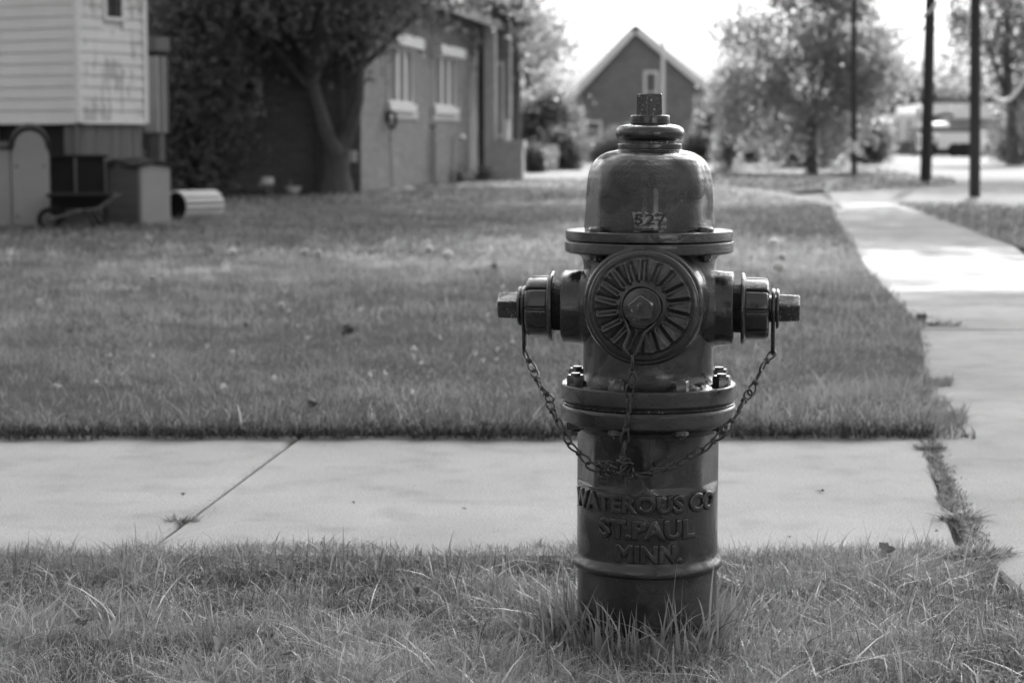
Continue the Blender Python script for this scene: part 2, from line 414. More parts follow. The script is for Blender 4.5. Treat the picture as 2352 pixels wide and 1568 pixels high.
def blades(n, box_, poly, h, w, lean, segs, z0=-.01, tall=0.0, avoid=None, tone=(0, 1), clump=.0):
    m = int(n)
    x = rng.uniform(box_[0], box_[1], m); y = rng.uniform(box_[2], box_[3], m)
    k = in_poly(x+.03*np.sin(y*23+3*np.sin(x*17)), y+.028*np.sin(x*21+2*np.sin(x*7.7))+rng.normal(0, .014, m), poly)
    if avoid is not None: k &= ((x-avoid[0])**2+(y-avoid[1])**2) > avoid[2]**2
    # patchiness of the turf
    pn = np.sin(x*5.1+1.3*np.sin(y*3.7))*np.sin(y*6.3+1.7*np.sin(x*4.1))
    pn2 = np.sin(x*13+2*np.sin(y*11))*np.sin(y*15+2*np.sin(x*9)); pn3 = np.sin(x*1.9+2.1*np.sin(y*.9+1))*np.sin(y*1.3+1.6*np.sin(x*1.1+2))
    k &= rng.random(m) < .66+.26*pn+.28*pn2
    x, y, pn, pn2, pn3 = x[k], y[k], pn[k], pn2[k], pn3[k]; m = len(x); k0 = slice(None)
    hh = rng.uniform(h[0], h[1], m)*(1+.22*pn+.15*pn2)*np.clip(rng.normal(1, .22, m), .4, 1.7)
    ww = rng.uniform(w[0], w[1], m)
    if tall:
        tk = rng.random(m) < tall; hh[tk] *= rng.uniform(1.4, 2.1, tk.sum()); ww[tk] *= 1.5
    ph = rng.uniform(0, 2*np.pi, m); ln = np.abs(rng.normal(0, lean, m))+.08
    ps = rng.uniform(0, np.pi, m)
    tn = np.clip(rng.normal(.38, .20, m)+.13*pn[k0]+.11*pn2[k0]+.15*pn3[k0], 0, 1)*(tone[1]-tone[0])+tone[0]
    dry = rng.random(m) < .07; tn[dry] = rng.uniform(.8, 1.0, dry.sum())
    return blade_arrays(x, y, np.full(m, z0), hh, ww, ph, ln, ps, tn, segs)
def blade_arrays(x, y, z, hh, ww, ph, ln, ps, tn, segs):
    m = len(x); V = []; T = []
    for s in range(segs+1):
        t = s/segs
        cx = x+np.cos(ph)*hh*ln*t**1.8; cy = y+np.sin(ph)*hh*ln*t**1.8
        cz = z+hh*(t-.28*np.minimum(ln, 1.6)*t*t)
        if s < segs:
            wd = ww*.5*(1-t**2.2)
            V.append(np.stack([cx-np.cos(ps)*wd, cy-np.sin(ps)*wd, cz], 1)); V.append(np.stack([cx+np.cos(ps)*wd, cy+np.sin(ps)*wd, cz], 1))
            T += [tn]*2
        else: V.append(np.stack([cx, cy, cz], 1)); T.append(tn)
    nv = 2*segs+1
    V = np.stack(V, 1).reshape(-1, 3); T = np.stack(T, 1).reshape(-1)
    base = (np.arange(m)*nv)[:, None]; F = []
    for s in range(segs-1):
        q = 2*s
        F.append(base+np.array([[q, q+1, q+3]])); F.append(base+np.array([[q, q+3, q+2]]))
    q = 2*(segs-1); F.append(base+np.array([[q, q+1, q+2]]))
    F = np.concatenate(F, 0)
    return V, F, T
def join(name, parts, m, kind='stuff', label=None, cat=None, parent=None):
    V = []; F = []; T = []; o = 0
    for v, f, t in parts: V.append(v); F.append(f+o); T.append(t); o += len(v)
    ob = np_mesh(name, np.concatenate(V), np.concatenate(F), m, np.concatenate(T), parent)
    if kind: ob['kind'] = kind
    return tag(ob, label, cat)
def box_of(poly): xs = [p[0] for p in poly]; ys_ = [p[1] for p in poly]; return min(xs), max(xs), min(ys_), max(ys_)
HX, HY = 0.2215, 3.233                            # hydrant
sheet('verge_soil', VERGE, -.018, 'soil')
sheet('lawn_soil', [(-9, 5.35), (1.04, 5.35), (1.12, 5.5)]+LAWN[3:], .026, 'soil', thick=.06)
n = 9000; xe = rng.uniform(-1.45, .92, n); we = .5+.5*np.sin(xe*7+2*np.sin(xe*3.1))
parts = [blade_arrays(xe, 3.63+.12*we+rng.random(n)*.14, np.full(n, -.012), rng.uniform(.018, .042, n), rng.uniform(.001, .0022, n), rng.uniform(0, 6.28, n), np.abs(rng.normal(.4, .7, n)), rng.uniform(0, 3.14, n), np.clip(rng.normal(.4, .2, n), 0, 1), 3),
         blades(46000*2.9*1.35, (-1.45, 1.0, 2.45, 3.9), VERGE, (.018, .040), (.0009, .0021), 1.05, 3, -.015, .04, (HX, HY, .116)),
         blades(3200, (-1.4, 1.0, 2.5, 3.9), VERGE, (.04, .07), (.0026, .0046), 1.0, 4, -.015, .0, (HX, HY, .12), tone=(.25, 1.0)),
         blades(22000, (-1.3, .95, 2.5, 3.9), VERGE, (.018, .036), (.0016, .0036), 1.9, 3, -.012, .0, (HX, HY, .12), tone=(.1, .9))]
join('verge_grass', parts, 'blade', 'stuff', 'uneven grass strip round the foot of the hydrant', 'grass')
# long unmown blades that the mower missed round the hydrant
n = 400; a = rng.uniform(0, 2*np.pi, n); rr = .122+np.abs(rng.normal(0, .055, n))
a[:170] = rng.normal(R(200), .45, 170)            # thicker to its left and in front
a[170:250] = rng.normal(R(300), .5, 80)
hh = rng.uniform(.035, .095, n)*np.where(rng.random(n) < .12, 1.5, 1); hh *= np.clip(1.25-(rr-.12)*2.2, .5, 1.3)
tall_p = blade_arrays(HX+np.cos(a)*rr, HY+np.sin(a)*rr, np.full(n, -.012), hh, rng.uniform(.0026, .0056, n), a+rng.normal(0, .9, n), np.abs(rng.normal(.2, .6, n)),
                      rng.uniform(-1.3, 1.3, n), np.clip(rng.normal(.5, .22, n), .05, 1), 6)
join('unmown_grass', [tall_p], 'blade', 'stuff', 'longer uncut grass blades crowding the base of the hydrant', 'grass')
LP = [blades(52000*1.5, (-2.4, 1.75, 5.22, 8), LAWN, (.022, .040), (.0018, .0034), 1.0, 2, .022, .02, tone=(.05, .85)),
      blades(9000, (-2.3, 1.25, 5.22, 5.46), LAWN, (.04, .065), (.0022, .004), .7, 3, .02, .05, tone=(0, .6)),
      blades(90000, (-4.3, 2.1, 8, 13), LAWN, (.028, .048), (.0032, .0052), .6, 2, .02, .01, tone=(.1, .85)),
      blades(90000, (-6.5, 3.6, 13, 24), LAWN, (.028, .048), (.008, .012), .6, 2, .02, .01, tone=(.1, .85)),
      blades(45000, (-8, 4.5, 24, 44), LAWN, (.028, .05), (.018, .03), .6, 2, .02, .0, tone=(.1, .85))]
n = 9000; x = rng.uniform(-2.4, 1.12, n); cl_ = .5+.5*np.sin(x*9+2*np.sin(x*4.3))*np.sin(x*23); y = 5.285-.05*cl_+np.abs(rng.normal(0, .05, n))     # shaggy lip over the sidewalk, its shade put into darker blade tones
LP.append(blade_arrays(x, y, rng.uniform(.0, .03, n), rng.uniform(.015, .04, n)*(.7+.6*cl_), rng.uniform(.0025, .0045, n), rng.normal(-np.pi/2, .8, n), np.abs(rng.normal(.8, .35, n)),
                       rng.uniform(-.8, .8, n), np.clip(rng.normal(.15, .2, n), 0, 1), 3))
LP.append(blades(9000, (.95, 1.35, 5.2, 6.6), [(.98, 5.26), (1.20, 5.27), (1.27, 5.6), (1.29, 6.1), (1.34, 6.5), (1.1, 6.4)], (.028, .05), (.0022, .0042), 1.1, 3, .0, .02, tone=(0, .7)))
join('lawn_grass', LP, 'blade2', 'stuff', 'wide mown lawn between the sidewalk and the houses', 'lawn')
sheet('wedge_turf', WEDGE, .0, 'turf'); sheet('island_turf', ISLAND, .002, 'turf'); sheet('plot_turf', RIGHT, -.004, 'turf')
for nm, poly, n_, lb in (('side_lawn_grass', WEDGE, 16000, 'shaded lawn beyond the pale walkway'),
                         ('island_grass', ISLAND, 16000, 'thin grass island round the foot of the far utility pole'),
                         ('plot_grass', RIGHT, 42000, 'grass plot right of the receding sidewalk')):
    sz = (.01, .02) if nm == 'plot_grass' else (.03, .05)
    join(nm, [blades(n_, box_of(poly), poly, (.04, .07), sz, .6, 2, .0, tone=(.0, .75))], 'blade2', 'stuff', lb, 'grass')

# ------------------------------------------------------------------ the hydrant
HA = R(-7.5)
hyd = thing('fire_hydrant', (HX, HY, 0), 'glossy dark painted cast iron hydrant with chained caps, standing in the verge', 'fire hydrant', HA)
HM = Matrix.Translation((HX, HY, 0)) @ Matrix.Rotation(HA, 4, 'Z'); HI = HM.inverted()
EDGE0 = R(-4)-HA                                   # corner of the eight flats, in hydrant angle
def octo(a, R_, d):
    t = (a-EDGE0) % R(45) - R(22.5)
    r = d/math.cos(t)
    # soft minimum keeps the arris rounded
    k = .0012
    e = max(k-abs(R_-r), 0)/k
    return min(R_, r)-e*e*k*.25
def bonnet_r(a, r, z):
    if z < .648 or z > .768: return r
    s = min(1, max(0, (.768-z)/.03))
    return octo(a, r*(1+.012*s), r*(1-.030*s)) if s > 0 else r
bp = [(.1035,.6455),(.1040,.650),(.1030,.665),(.1015,.69),(.1000,.715),(.0985,.73),(.0962,.741),(.0925,.7505),(.0870,.759),(.0800,.765),(.0715,.7695),(.0625,.7722),(.0545,.7735),(.0522,.7745),(.0520,.776)]
prof = []
for (r0, z0), (r1, z1) in zip(bp, bp[1:]):
    for k in range(4): prof.append((r0+(r1-r0)*k/4, z0+(z1-z0)*k/4))
prof.append(bp[-1])
MB().lathe(prof, 128, rf=bonnet_r).build('bonnet', 'paint', hyd, 50)
MB().lathe(fillet([(.0, .776), (.0516, .776), (.0516, .7842), (.0, .7842)], .0014), 72).build('hold_down_ring', 'paint', hyd, 40)
MB().lathe([(.0435, .783), (.0425, .787), (.044, .791)], 64).build('neck', 'paint_chip', hyd, 40)
wc = [(.0, .789), (.044, .789), (.050, .7905), (.0535, .794), (.0552, .799), (.0550, .804), (.0528, .809), (.048, .8125), (.0400, .8143), (.0325, .8155), (.0, .8155)]
MB().lathe(wc, 72).build('weather_cap', 'paint', hyd, 50)
MB().lathe(fillet([(.0, .8145), (.0318, .8145), (.0315, .8295), (.0, .8310)], .0022), 64).build('collar', 'paint', hyd, 50)
def penta(R_, z0, z1, rot, taper=1.0, bev=.0016, mtx=None, mb=None):
    mb = mb or MB(); vs = []; rings = [(R_, z0), (R_*taper, z1-bev), (R_*taper-bev, z1)]
    n = 20
    def pr(a, r):
        t = (a-rot) % R(72) - R(36); d = r*math.cos(R(36))
        return min(d/math.cos(t), r*.965)
    prof_ = [(r, z) for r, z in rings] 
    return mb.lathe([(r, z) for r, z in prof_], 60, mtx, rf=lambda a, r, z: pr(a, r))
penta(.0232, .829, .8640, R(-17)-HA, .955).build('operating_nut', 'paint_chip', hyd, 25)
# flange pair under the bonnet
MB().lathe(fillet([(.0, .6305), (.1350, .6305), (.1350, .6462), (.0, .6462)], .0022), 112).build('bonnet_flange', 'paint', hyd, 40)
MB().lathe(fillet([(.1057, .605), (.112, .6085), (.1300, .6095), (.1360, .6120), (.1362, .6290), (.0, .6296)], .0025), 112).build('upper_flange', 'paint', hyd, 40)
# upper barrel with the nozzle bosses grown out of it
ub = fillet([(.121, .3990), (.112, .4035), (.1062, .414), (.1057, .43), (.1057, .59), (.108, .602), (.118, .6095)], .006)
MB().lathe(ub, 112).build('upper_barrel', 'paint', hyd, 60)
BZ = [R(-26)-HA, R(-26)-HA+R(45)]
fl1 = [(.0, .3725), (.1400, .3725), (.1420, .3745), (.1420, .3975), (.1400, .3998), (.0, .3998)]
MB().lathe(fillet(fl1, .002), 128).build('breakaway_flange', 'paint', hyd, 40)
MB().lathe([(.137, .3675), (.1375, .3725)], 96).build('gasket', 'gap', hyd, 40)
MB().lathe([(.0, .3660), (.139, .3668), (.1395, .3685), (.1385, .3694), (.0, .3694)], 96).build('traffic_ring', 'paint_chip', hyd, 40)
fl2 = [(.1149, .322), (.118, .331), (.1380, .3365), (.1420, .3400), (.1425, .3610), (.1400, .3655), (.0, .3670)]
MB().lathe(fillet(fl2, .003), 128).build('standpipe_flange', 'paint', hyd, 40)
def lower_r(a, r, z):
    if z < .20 or z > .327: return r
    d = .1149-.0066*min(1, max(0, (z-.226)/.016))
    return octo(a, r, d if z > .226 else .1149+.01)
lb = [(.1142, -.02), (.1142, .092), (.1145, .097), (.1195, .0985), (.1222, .102), (.1224, .107), (.1205, .1125), (.1158, .1165), (.1149, .122)]
lb += [(.1149, z) for z in np.linspace(.13, .21, 5)] + [(.1149, z) for z in np.linspace(.222, .248, 14)] + [(.1149, z) for z in np.linspace(.26, .332, 5)]
MB().lathe(lb, 176, rf=lower_r).build('lower_barrel', 'paint', hyd, 50)
# bolts
def hexbolt(mb, z0, h, r, stud):
    rot = random.random()
    mb.lathe([(r, z0), (r, z0+h*.8), (r*.9, z0+h)], 6)
    mb.lathe([(r*.55, z0+h-.001), (r*.5, z0+h+stud), (0, z0+h+stud)], 14)
    return mb
bm_ = hexbolt(MB(), 0, .0175, .0152, .003); bolt = bm_.build('bolt', 'paint', hyd, 30)
nut_ = hexbolt(MB(), 0, .011, .0150, .0035).build('nut', 'paint_chip', hyd, 30)
first = True
for k in range(8):
    a = R(-26+45*k)-HA
    for src, z, fl in ((bolt, .3985, 0), (nut_, .3385, 1)):
        o = src if k == 0 else dup(src, hyd)
        o.location = (.1262*math.sin(a), -.1262*math.cos(a), z + (.0 if fl else 0)); o.rotation_euler = (math.pi if fl else 0, 0, a+.3*k)
tb = MB().lathe(fillet([(.0130, 0), (.0130, .0055), (.010, .0085), (.0, .0090)], .001), 20).build('bolt', 'paint', hyd, 40)
tn_ = hexbolt(MB(), 0, .009, .0120, .0025).build('nut', 'paint_chip', hyd, 30)
for k in range(4):
    a = R(-47+90*k)-HA
    o = tb if k == 0 else dup(tb, hyd); o.location = (.1205*math.sin(a), -.1205*math.cos(a), .6460); o.rotation_euler = (0, 0, k)
    o = tn_ if k == 0 else dup(tn_, hyd); o.location = (.1205*math.sin(a), -.1205*math.cos(a), .6105); o.rotation_euler = (math.pi, 0, k)
# side nozzles: hub, threaded neck, lugged cap, rings, pentagon nut. local axis: +z pointing outwards
def side_nozzle(sgn, hub, neck, f1, body, ring1, nutend, zc):
    mt = Matrix.Translation((0, 0, zc)) @ Matrix.Rotation(sgn*math.pi/2, 4, 'Y')
    hubp = fillet([(.0720, .080), (.0690, .092), (.0612, .108), (.0598, .118), (.0590, hub-.002), (.0570, hub), (.0, hub)], .0022)
    hb = MB().lathe(hubp, 80, mt).build('side_nozzle', 'paint', hyd, 50)
    th = []
    z = hub-.001
    while z < neck+.001: th += [(.0385, z), (.0392, z+.0007), (.0385, z+.0014)]; z += .0022
    MB().lathe([(.0, hub-.002)]+th+[(.0, z)], 56, mt).build('thread', 'gap', hb, 60)
    cp = MB()
    cp.lathe(fillet([(.0, neck), (.052, neck+.0005), (.0570, neck), (.0582, neck+.003), (.0565, f1-.002), (.0525, f1), (.0505, f1+.001)], .0014), 72, mt)
    def lug(a, r, zz):
        t = (a % (2*math.pi/9))/(2*math.pi/9)
        d = abs(t-.5)*2                    # 1 in the groove
        s = min(1, max(0, (d-.80)/.12)); s = s*s*(3-2*s)
        return r*(1-.085*s*(1 if r > .035 else 0)) - (.0008*(1-d)**.5 if False else 0)
    bpz = [(.0500, f1-.001), (.0500, f1+.004), (.0496, body-.008), (.0480, body-.0035), (.0440, body-.0008), (.0375, body), (.0, body)]
    cp.lathe(bpz, 216, mt, rf=lug)
    cap = cp.build('side_cap', 'paint', hyd, 35)
    MB().lathe(fillet([(.0, body-.001), (.022, body-.001), (.022, ring1+.0145), (.0300, ring1+.0135)][:2]+[(.022, ring1+.013), (.0, ring1+.013)], .001), 40, mt).build('spindle', 'paint', cap, 40)
    rg = MB()
    rg.lathe(fillet([(.0, ring1+.0078), (.0305, ring1+.0078), (.0322, ring1+.0092), (.0322, ring1+.0118), (.0300, ring1+.0132), (.0, ring1+.0132)], .0012), 56, mt)
    rg.build('washer', 'paint', cap, 40)
    penta(.0242, ring1+.012, nutend, R(20) if sgn < 0 else R(55), .96, .002, mt).build('cap_nut', 'paint_chip', cap, 25)
    # chain eye: wire ring round the spindle with a tail that drops to the first link
    x = sgn*(ring1+.0036); pts = []
    for i in range(33):
        a = R(-68)+R(316)*i/32
        pts.append((x, -.0295*math.cos(a+math.pi/2+R(22)) , zc+.0295*math.sin(a+R(22)+math.pi/2)))
    a0 = 0
    ringpts = [(x, .0300*math.sin(t), zc+.0300*math.cos(t)) for t in np.linspace(R(-150), R(150), 40)]
    L_ = [Vector((x, -.0045, zc-.070)), Vector((x, -.0062, zc-.058)), Vector((x, -.013, zc-.032))]
    L2 = [Vector((x, -.013, zc-.032)), Vector((x, .004, zc-.052)), Vector((x, .003, zc-.068)), Vector((x, -.0045, zc-.0735))]
    ringpts = [(x, .0045, zc-.0705), (x, -.001, zc-.0728), (x, -.0055, zc-.069), (x, -.006, zc-.050), (x, -.010, zc-.036)] + \
              [(x, -.0300*math.sin(t), zc-.0300*math.cos(t)) for t in np.linspace(R(28), R(332), 40)] + \
              [(x, .010, zc-.036), (x, .006, zc-.050), (x, .0058, zc-.066)]
    MB().tube(ringpts, .0033, 10).build('chain_eye', 'paint', cap, 60)
    return cap
capL = side_nozzle(-1, .1395, .1530, .1630, .1990, .1995, .2450, .5205)
capR = side_nozzle(1, .1370, .1485, .1565, .1935, .1965, .2420, .5205)
# front pumper nozzle: boss, flange ring, ribbed cap
FZ = .5345
fm = Matrix.Translation((0, 0, FZ)) @ Matrix.Rotation(math.pi/2, 4, 'X')
boss = MB().lathe(fillet([(.1000, .060), (.0980, .095), (.0950, .118), (.0938, .130), (.0915, .1345), (.0885, .1350), (.0, .1350)], .003), 128, fm).build('pumper_nozzle', 'paint', hyd, 50)
MB().lathe(fillet([(.0, .134), (.0868, .134), (.0870, .1400), (.0850, .1432), (.0808, .1445), (.0, .1445)], .0022), 128, fm).build('pumper_ring', 'paint', boss, 50)
NR, NT = 44, 18*26
rs_ = list(np.linspace(.0800, .0722, 14)) + list(np.linspace(.0714, .0395, 30)) + list(np.linspace(.0385, .0335, 8)) + [.030, .02, .01, .0001]
vs = []; fs = []
def ss(a, b, x): t = min(1, max(0, (x-a)/(b-a))); return t*t*(3-2*t)
for r in rs_:
    for j in range(NT):
        th = 2*math.pi*j/NT
        t = (th/(2*math.pi)*18+.15) % 1.0
        wv = abs(t-.5)*2
        gw = .0042/(r*2*math.pi/18)                  # grooves keep their width
        groove = ss(1-gw*1.9, 1-gw*.7, wv)
        edge = .0765-.0016*groove-.0006*math.sin(th*9+1)
        h = .1445+.0068*(1-ss(edge-.0032, edge, r)) + .0030*ss(.074, .040, r)
        inr = ss(.0370, .0420, r)*(1-ss(edge-.005, edge-.001, r))
        arc_ = r*2*math.pi/18; dg = (((t+.0) % 1.0)-.0)*arc_; dg = min(dg, arc_-dg)
        dr = abs((t-.0078/arc_) % 1.0); dr = min(dr, 1-dr)*arc_
        h -= .0036*math.exp(-(dg/.0040)**2)*inr
        h += .0026*math.exp(-(dr/.0030)**2)*inr
        h += .0022*(1-ss(.0338, .0362, r))
        vs.append((r*math.sin(th), -r*math.cos(th), h))
k = len(rs_)
for i in range(k-1):
    for j in range(NT): j2 = (j+1) % NT; fs.append((i*NT+j, i*NT+j2, (i+1)*NT+j2, (i+1)*NT+j))
pcap = MB().add(vs, fs, fm).build('pumper_cap', 'paint', hyd, 50)
MB().lathe(fillet([(.0, .152), (.0262, .152), (.0262, .1640), (.0, .1640)], .001), 64, fm).build('spindle', 'paint', pcap, 50)
MB().lathe(fillet([(.0, .1632), (.0288, .1632), (.0300, .1655), (.0292, .1688), (.0, .1700)], .0012), 72, fm).build('washer', 'paint', pcap, 50)
penta(.0222, .169, .1950, R(180+3), .95, .0018, fm).build('cap_nut', 'paint_chip', pcap, 25)

def text_mesh(body, name, size, extrude, bevel=0.0, sx=1.0):
    cu = bpy.data.curves.new(name+'_c', 'FONT'); cu.body = body; cu.size = size; cu.extrude = extrude; cu.bevel_depth = bevel; cu.bevel_resolution = 2
    cu.align_x = 'CENTER'; cu.align_y = 'CENTER'; cu.resolution_u = 4; cu.space_character = 1.05
    ob = bpy.data.objects.new(name+'_t', cu); C.objects.link(ob)
    dg = bpy.context.evaluated_depsgraph_get(); dg.update()
    me = bpy.data.meshes.new_from_object(ob.evaluated_get(dg)); bpy.data.objects.remove(ob)
    bpy.data.curves.remove(cu)
    return me
def subdivide_long(me, maxl):
    import bmesh
    b = bmesh.new(); b.from_mesh(me)
    bmesh.ops.triangulate(b, faces=b.faces)
    for _ in range(5):
        es = [e for e in b.edges if e.calc_length() > maxl]
        if not es: break
        bmesh.ops.subdivide_edges(b, edges=es, cuts=1)
        bmesh.ops.triangulate(b, faces=b.faces)
    b.to_mesh(me); b.free()
def wrap_text(body, name, width, height, fn, m, parent, extrude, bevel, bold=0.0):
    me = text_mesh(body, name, .03, extrude, bevel)
    if bold: pass
    co = np.empty(len(me.vertices)*3, np.float32); me.vertices.foreach_get('co', co); co = co.reshape(-1, 3)
    sx = width/(co[:, 0].max()-co[:, 0].min()); sy = height/(co[:, 1].max()-co[:, 1].min())
    cx = (co[:, 0].max()+co[:, 0].min())/2; cy = (co[:, 1].max()+co[:, 1].min())/2
    co[:, 0] = (co[:, 0]-cx)*sx; co[:, 1] = (co[:, 1]-cy)*sy
    me.vertices.foreach_set('co', co.ravel()); me.update(); subdivide_long(me, .006)
    for v in me.vertices: v.co = fn(v.co.x, v.co.y, v.co.z)
    me.materials.clear(); me.materials.append(M[m]); me.shade_smooth(); me.set_sharp_from_angle(angle=R(45)); me.update()
    o = bpy.data.objects.new(name, me); C.objects.link(o); o.parent = parent; return o
def on_lower(zc, a0):
    def f(x, y, e): a = x/.1149+a0; r = .1149+.0006+e; return Vector((r*math.sin(a), -r*math.cos(a), zc+y))
    return f
c3 = lambda y: 996.9+y*.33045
YF = HY-.1149
for body, y0, y1, a0, a1 in (('WATEROUS CO', 424, 562, R(-81), R(61)), ('ST.PAUL', 592, 742, R(-45), R(36)), ('MINN.', 768, 905, R(-29), R(24.5))):
    z1, z0 = ZV(c3(y0), YF), ZV(c3(y1), YF)
    a0 -= HA; a1 -= HA
    wrap_text(body, 'raised_lettering', (a1-a0)*.1149, z1-z0, on_lower((z0+z1)/2, (a0+a1)/2), 'paint', hyd, .0010, .0023)
# thin raised border above and below the maker's name
for zz in (ZV(c3(405), YF), ZV(c3(575), YF)):
    MB().tube([((.1149+.0002)*math.sin(a), -(.1149+.0002)*math.cos(a), zz) for a in np.linspace(R(-84)-HA, R(-40 if zz > .2 else -55)-HA, 30)], .0011, 6).build('raised_border', 'paint', hyd, 60)
# number plate on the bonnet: worn sticker and black numerals, on the bonnet's own surface
def bon(z):
    for (r0, z0), (r1, z1) in zip(bp, bp[1:]):
        if z0 <= z <= z1: return r0+(r1-r0)*(z-z0)/(z1-z0)
    return .1
def on_bon(a, z, off): r = bonnet_r(a % (2*math.pi), bon(z), z)+off; return (r*math.sin(a), -r*math.cos(a), z)
c1 = lambda y: 185.9+y*.33045
YB = HY-.10
za, zb = ZV(c1(1022), YB), ZV(c1(912), YB)
A0, A1 = R(-19.5)-HA, R(11.5)-HA
vs = []; fs = []; nx, nz = 22, 8
for j in range(nz+1):
    for i in range(nx+1):
        s = i/nx; t = j/nz
        cut = (1-t)*.10                                # left edge slants in towards the bottom
        a = A0+(A1-A0)*(cut+(1-cut)*s); z = za+(zb-za)*t + .0006*math.sin(i*1.7)*(1 if j in (0, nz) else 0)
        vs.append(on_bon(a, z, .0007))
for j in range(nz):
    for i in range(nx): q = j*(nx+1)+i; fs.append((q, q+1, q+nx+2, q+nx+1))
st = MB().add(vs, fs).build('number_sticker', 'sticker', hyd, 40)
zc_, ac = ZV(c1(962), YB), (R(-17)+R(11))/2-HA
wrap_text('527', 'numerals', R(28)*.1, ZV(c1(925), YB)-ZV(c1(1000), YB), lambda x, y, e: Vector(on_bon(x/.1+ac, zc_+y, .0012+e)), 'numeral', hyd, .0002, .00035)
wrap_text('5', 'raised_numeral', .0075, .0115, lambda x, y, e: fm @ Vector((x, -(-y)*-1*-1 if False else x*0, 0)) if False else Vector((x-.0005, -.1952-e, FZ+y-.001)), 'paint_chip', pcap, .0008, .0014)

# chains -------------------------------------------------------------------
def link_mesh():
    """one twisted link: two long eyes joined by a coiled knot, length about 50 mm along z"""
    mb = MB(); r = .00185
    def eye(sign, plane):
        pts = []
        for i in range(17):
            t = i/16; a = math.pi*2*t
            w = .0060*math.sin(a)*(1 if True else 0); zz = sign*(.0018+.0115*(1-math.cos(a)))
            w *= 1.0-.25*math.cos(a)
            pts.append((w, .0006*math.cos(a), zz) if plane else (.0006*math.cos(a), w, zz))
        mb.tube(pts, r, 6)
    eye(1, True); eye(-1, False)
    coil = [(0.0038*math.cos(t), .0038*math.sin(t), -.0024+.0048*t/(4.2*math.pi)) for t in np.linspace(0, 4.2*math.pi, 26)]
    mb.tube(coil, r, 6)
    mb.tube([(.0031, 0, -.0024), (.0048, -.0006, -.0036)], [r, r*.6], 5); mb.tube([(.003, .001, .0024), (.0045, .0025, .0038)], [r, r*.6], 5)
    return mb
LK = link_mesh()
link_me = LK.build('link', 'chain', None, 60); LME = link_me.data; bpy.data.objects.remove(link_me)
def catmull(pts, n=12):
    p = [Vector(q) for q in pts]; p = [p[0]*2-p[1]]+p+[p[-1]*2-p[-2]]; out = []
    for i in range(1, len(p)-2):
        for k in range(n):
            t = k/n
            out.append(.5*((2*p[i])+(p[i+1]-p[i-1])*t+(2*p[i-1]-5*p[i]+4*p[i+1]-p[i+2])*t*t+(3*p[i]-p[i-1]-3*p[i+1]+p[i+2])*t**3))
    out.append(p[-2]); return out
def chain(pts, spacing=.0445, twist0=0.0):
    ch = bpy.data.objects.new('chain', None); C.objects.link(ch); ch.parent = hyd; ch.empty_display_size = .02
    path = catmull(pts); d = [0]
    for a, b in zip(path, path[1:]): d.append(d[-1]+(b-a).length)
    n = max(2, round(d[-1]/spacing)); sp = d[-1]/n; o0 = None
    def at(s):
        s = min(max(s, 0), d[-1])
        for i in range(len(d)-1):
            if d[i+1] >= s: t = (s-d[i])/max(1e-9, d[i+1]-d[i]); return path[i].lerp(path[i+1], t)
        return path[-1]
    for i in range(n):
        s = (i+.5)*sp; c = at(s); t = (at(s+sp*.5)-at(s-sp*.5)).normalized()
        o = bpy.data.objects.new('link', LME); C.objects.link(o); o.parent = ch
        q = t.to_track_quat('Z', 'Y').to_matrix().to_4x4() @ Matrix.Rotation(twist0+(i % 2)*R(80)+random.uniform(-.35, .35), 4, 'Z')
        o.matrix_local = Matrix.Translation(c) @ q @ Matrix.Diagonal((1, 1, sp/.0445*random.uniform(.97, 1.03), 1))
    return ch
def HL(u, v, Y): return HI @ P(u, v, Y)
d2 = lambda x, y: (1098.2+x*.33045, 540.7+y*.33045)
d3 = lambda x, y: (1098.2+x*.33045, 996.9+y*.33045)
sx = -(.1995+.0036); e = HM @ Vector((sx, -.001, .5205-.072))
LC = [Vector((sx, -.001, .5205-.0735))] + [HL(*d2(x, y), Y) for x, y, Y in ((352, 868, 3.245), (392, 950, 3.225), (430, 1045, 3.20), (490, 1125, 3.17), (515, 1215, 3.145), (560, 1290, 3.128), (602, 1380, 3.115), (660, 1470, 3.11), (728, 1535, 3.108))] \
     + [HL(*d3(x, y), Y) for x, y, Y in ((790, 200, 3.105), (850, 262, 3.102), (930, 285, 3.098))]
chain(LC, twist0=.4)
sx = .1965+.0036
RC = [Vector((sx, -.001, .5205-.0735))] + [HL(*d2(x, y), Y) for x, y, Y in ((1996, 885, 3.185), (1945, 975, 3.175), (1903, 1075, 3.155), (1848, 1150, 3.135), (1795, 1252, 3.115), (1712, 1345, 3.10), (1655, 1415, 3.098))] \
     + [HL(*d3(x, y), Y) for x, y, Y in ((1540, 115, 3.10), (1455, 165, 3.10), (1350, 222, 3.10), (1235, 252, 3.10), (1120, 283, 3.10), (1000, 268, 3.098))]
chain(RC, twist0=1.0)
FC = [HL(*d2(1055, 845), 3.055), HL(*d2(1072, 960), 3.062), HL(*d2(1050, 1080), 3.072), HL(*d2(1052, 1215), 3.078), HL(*d2(1030, 1330), 3.085), HL(*d2(1020, 1450), 3.095),
      HL(*d3(1010, 110), 3.098), HL(*d3(1000, 200), 3.098), HL(*d3(985, 262), 3.096)]
chain(FC, twist0=.2)
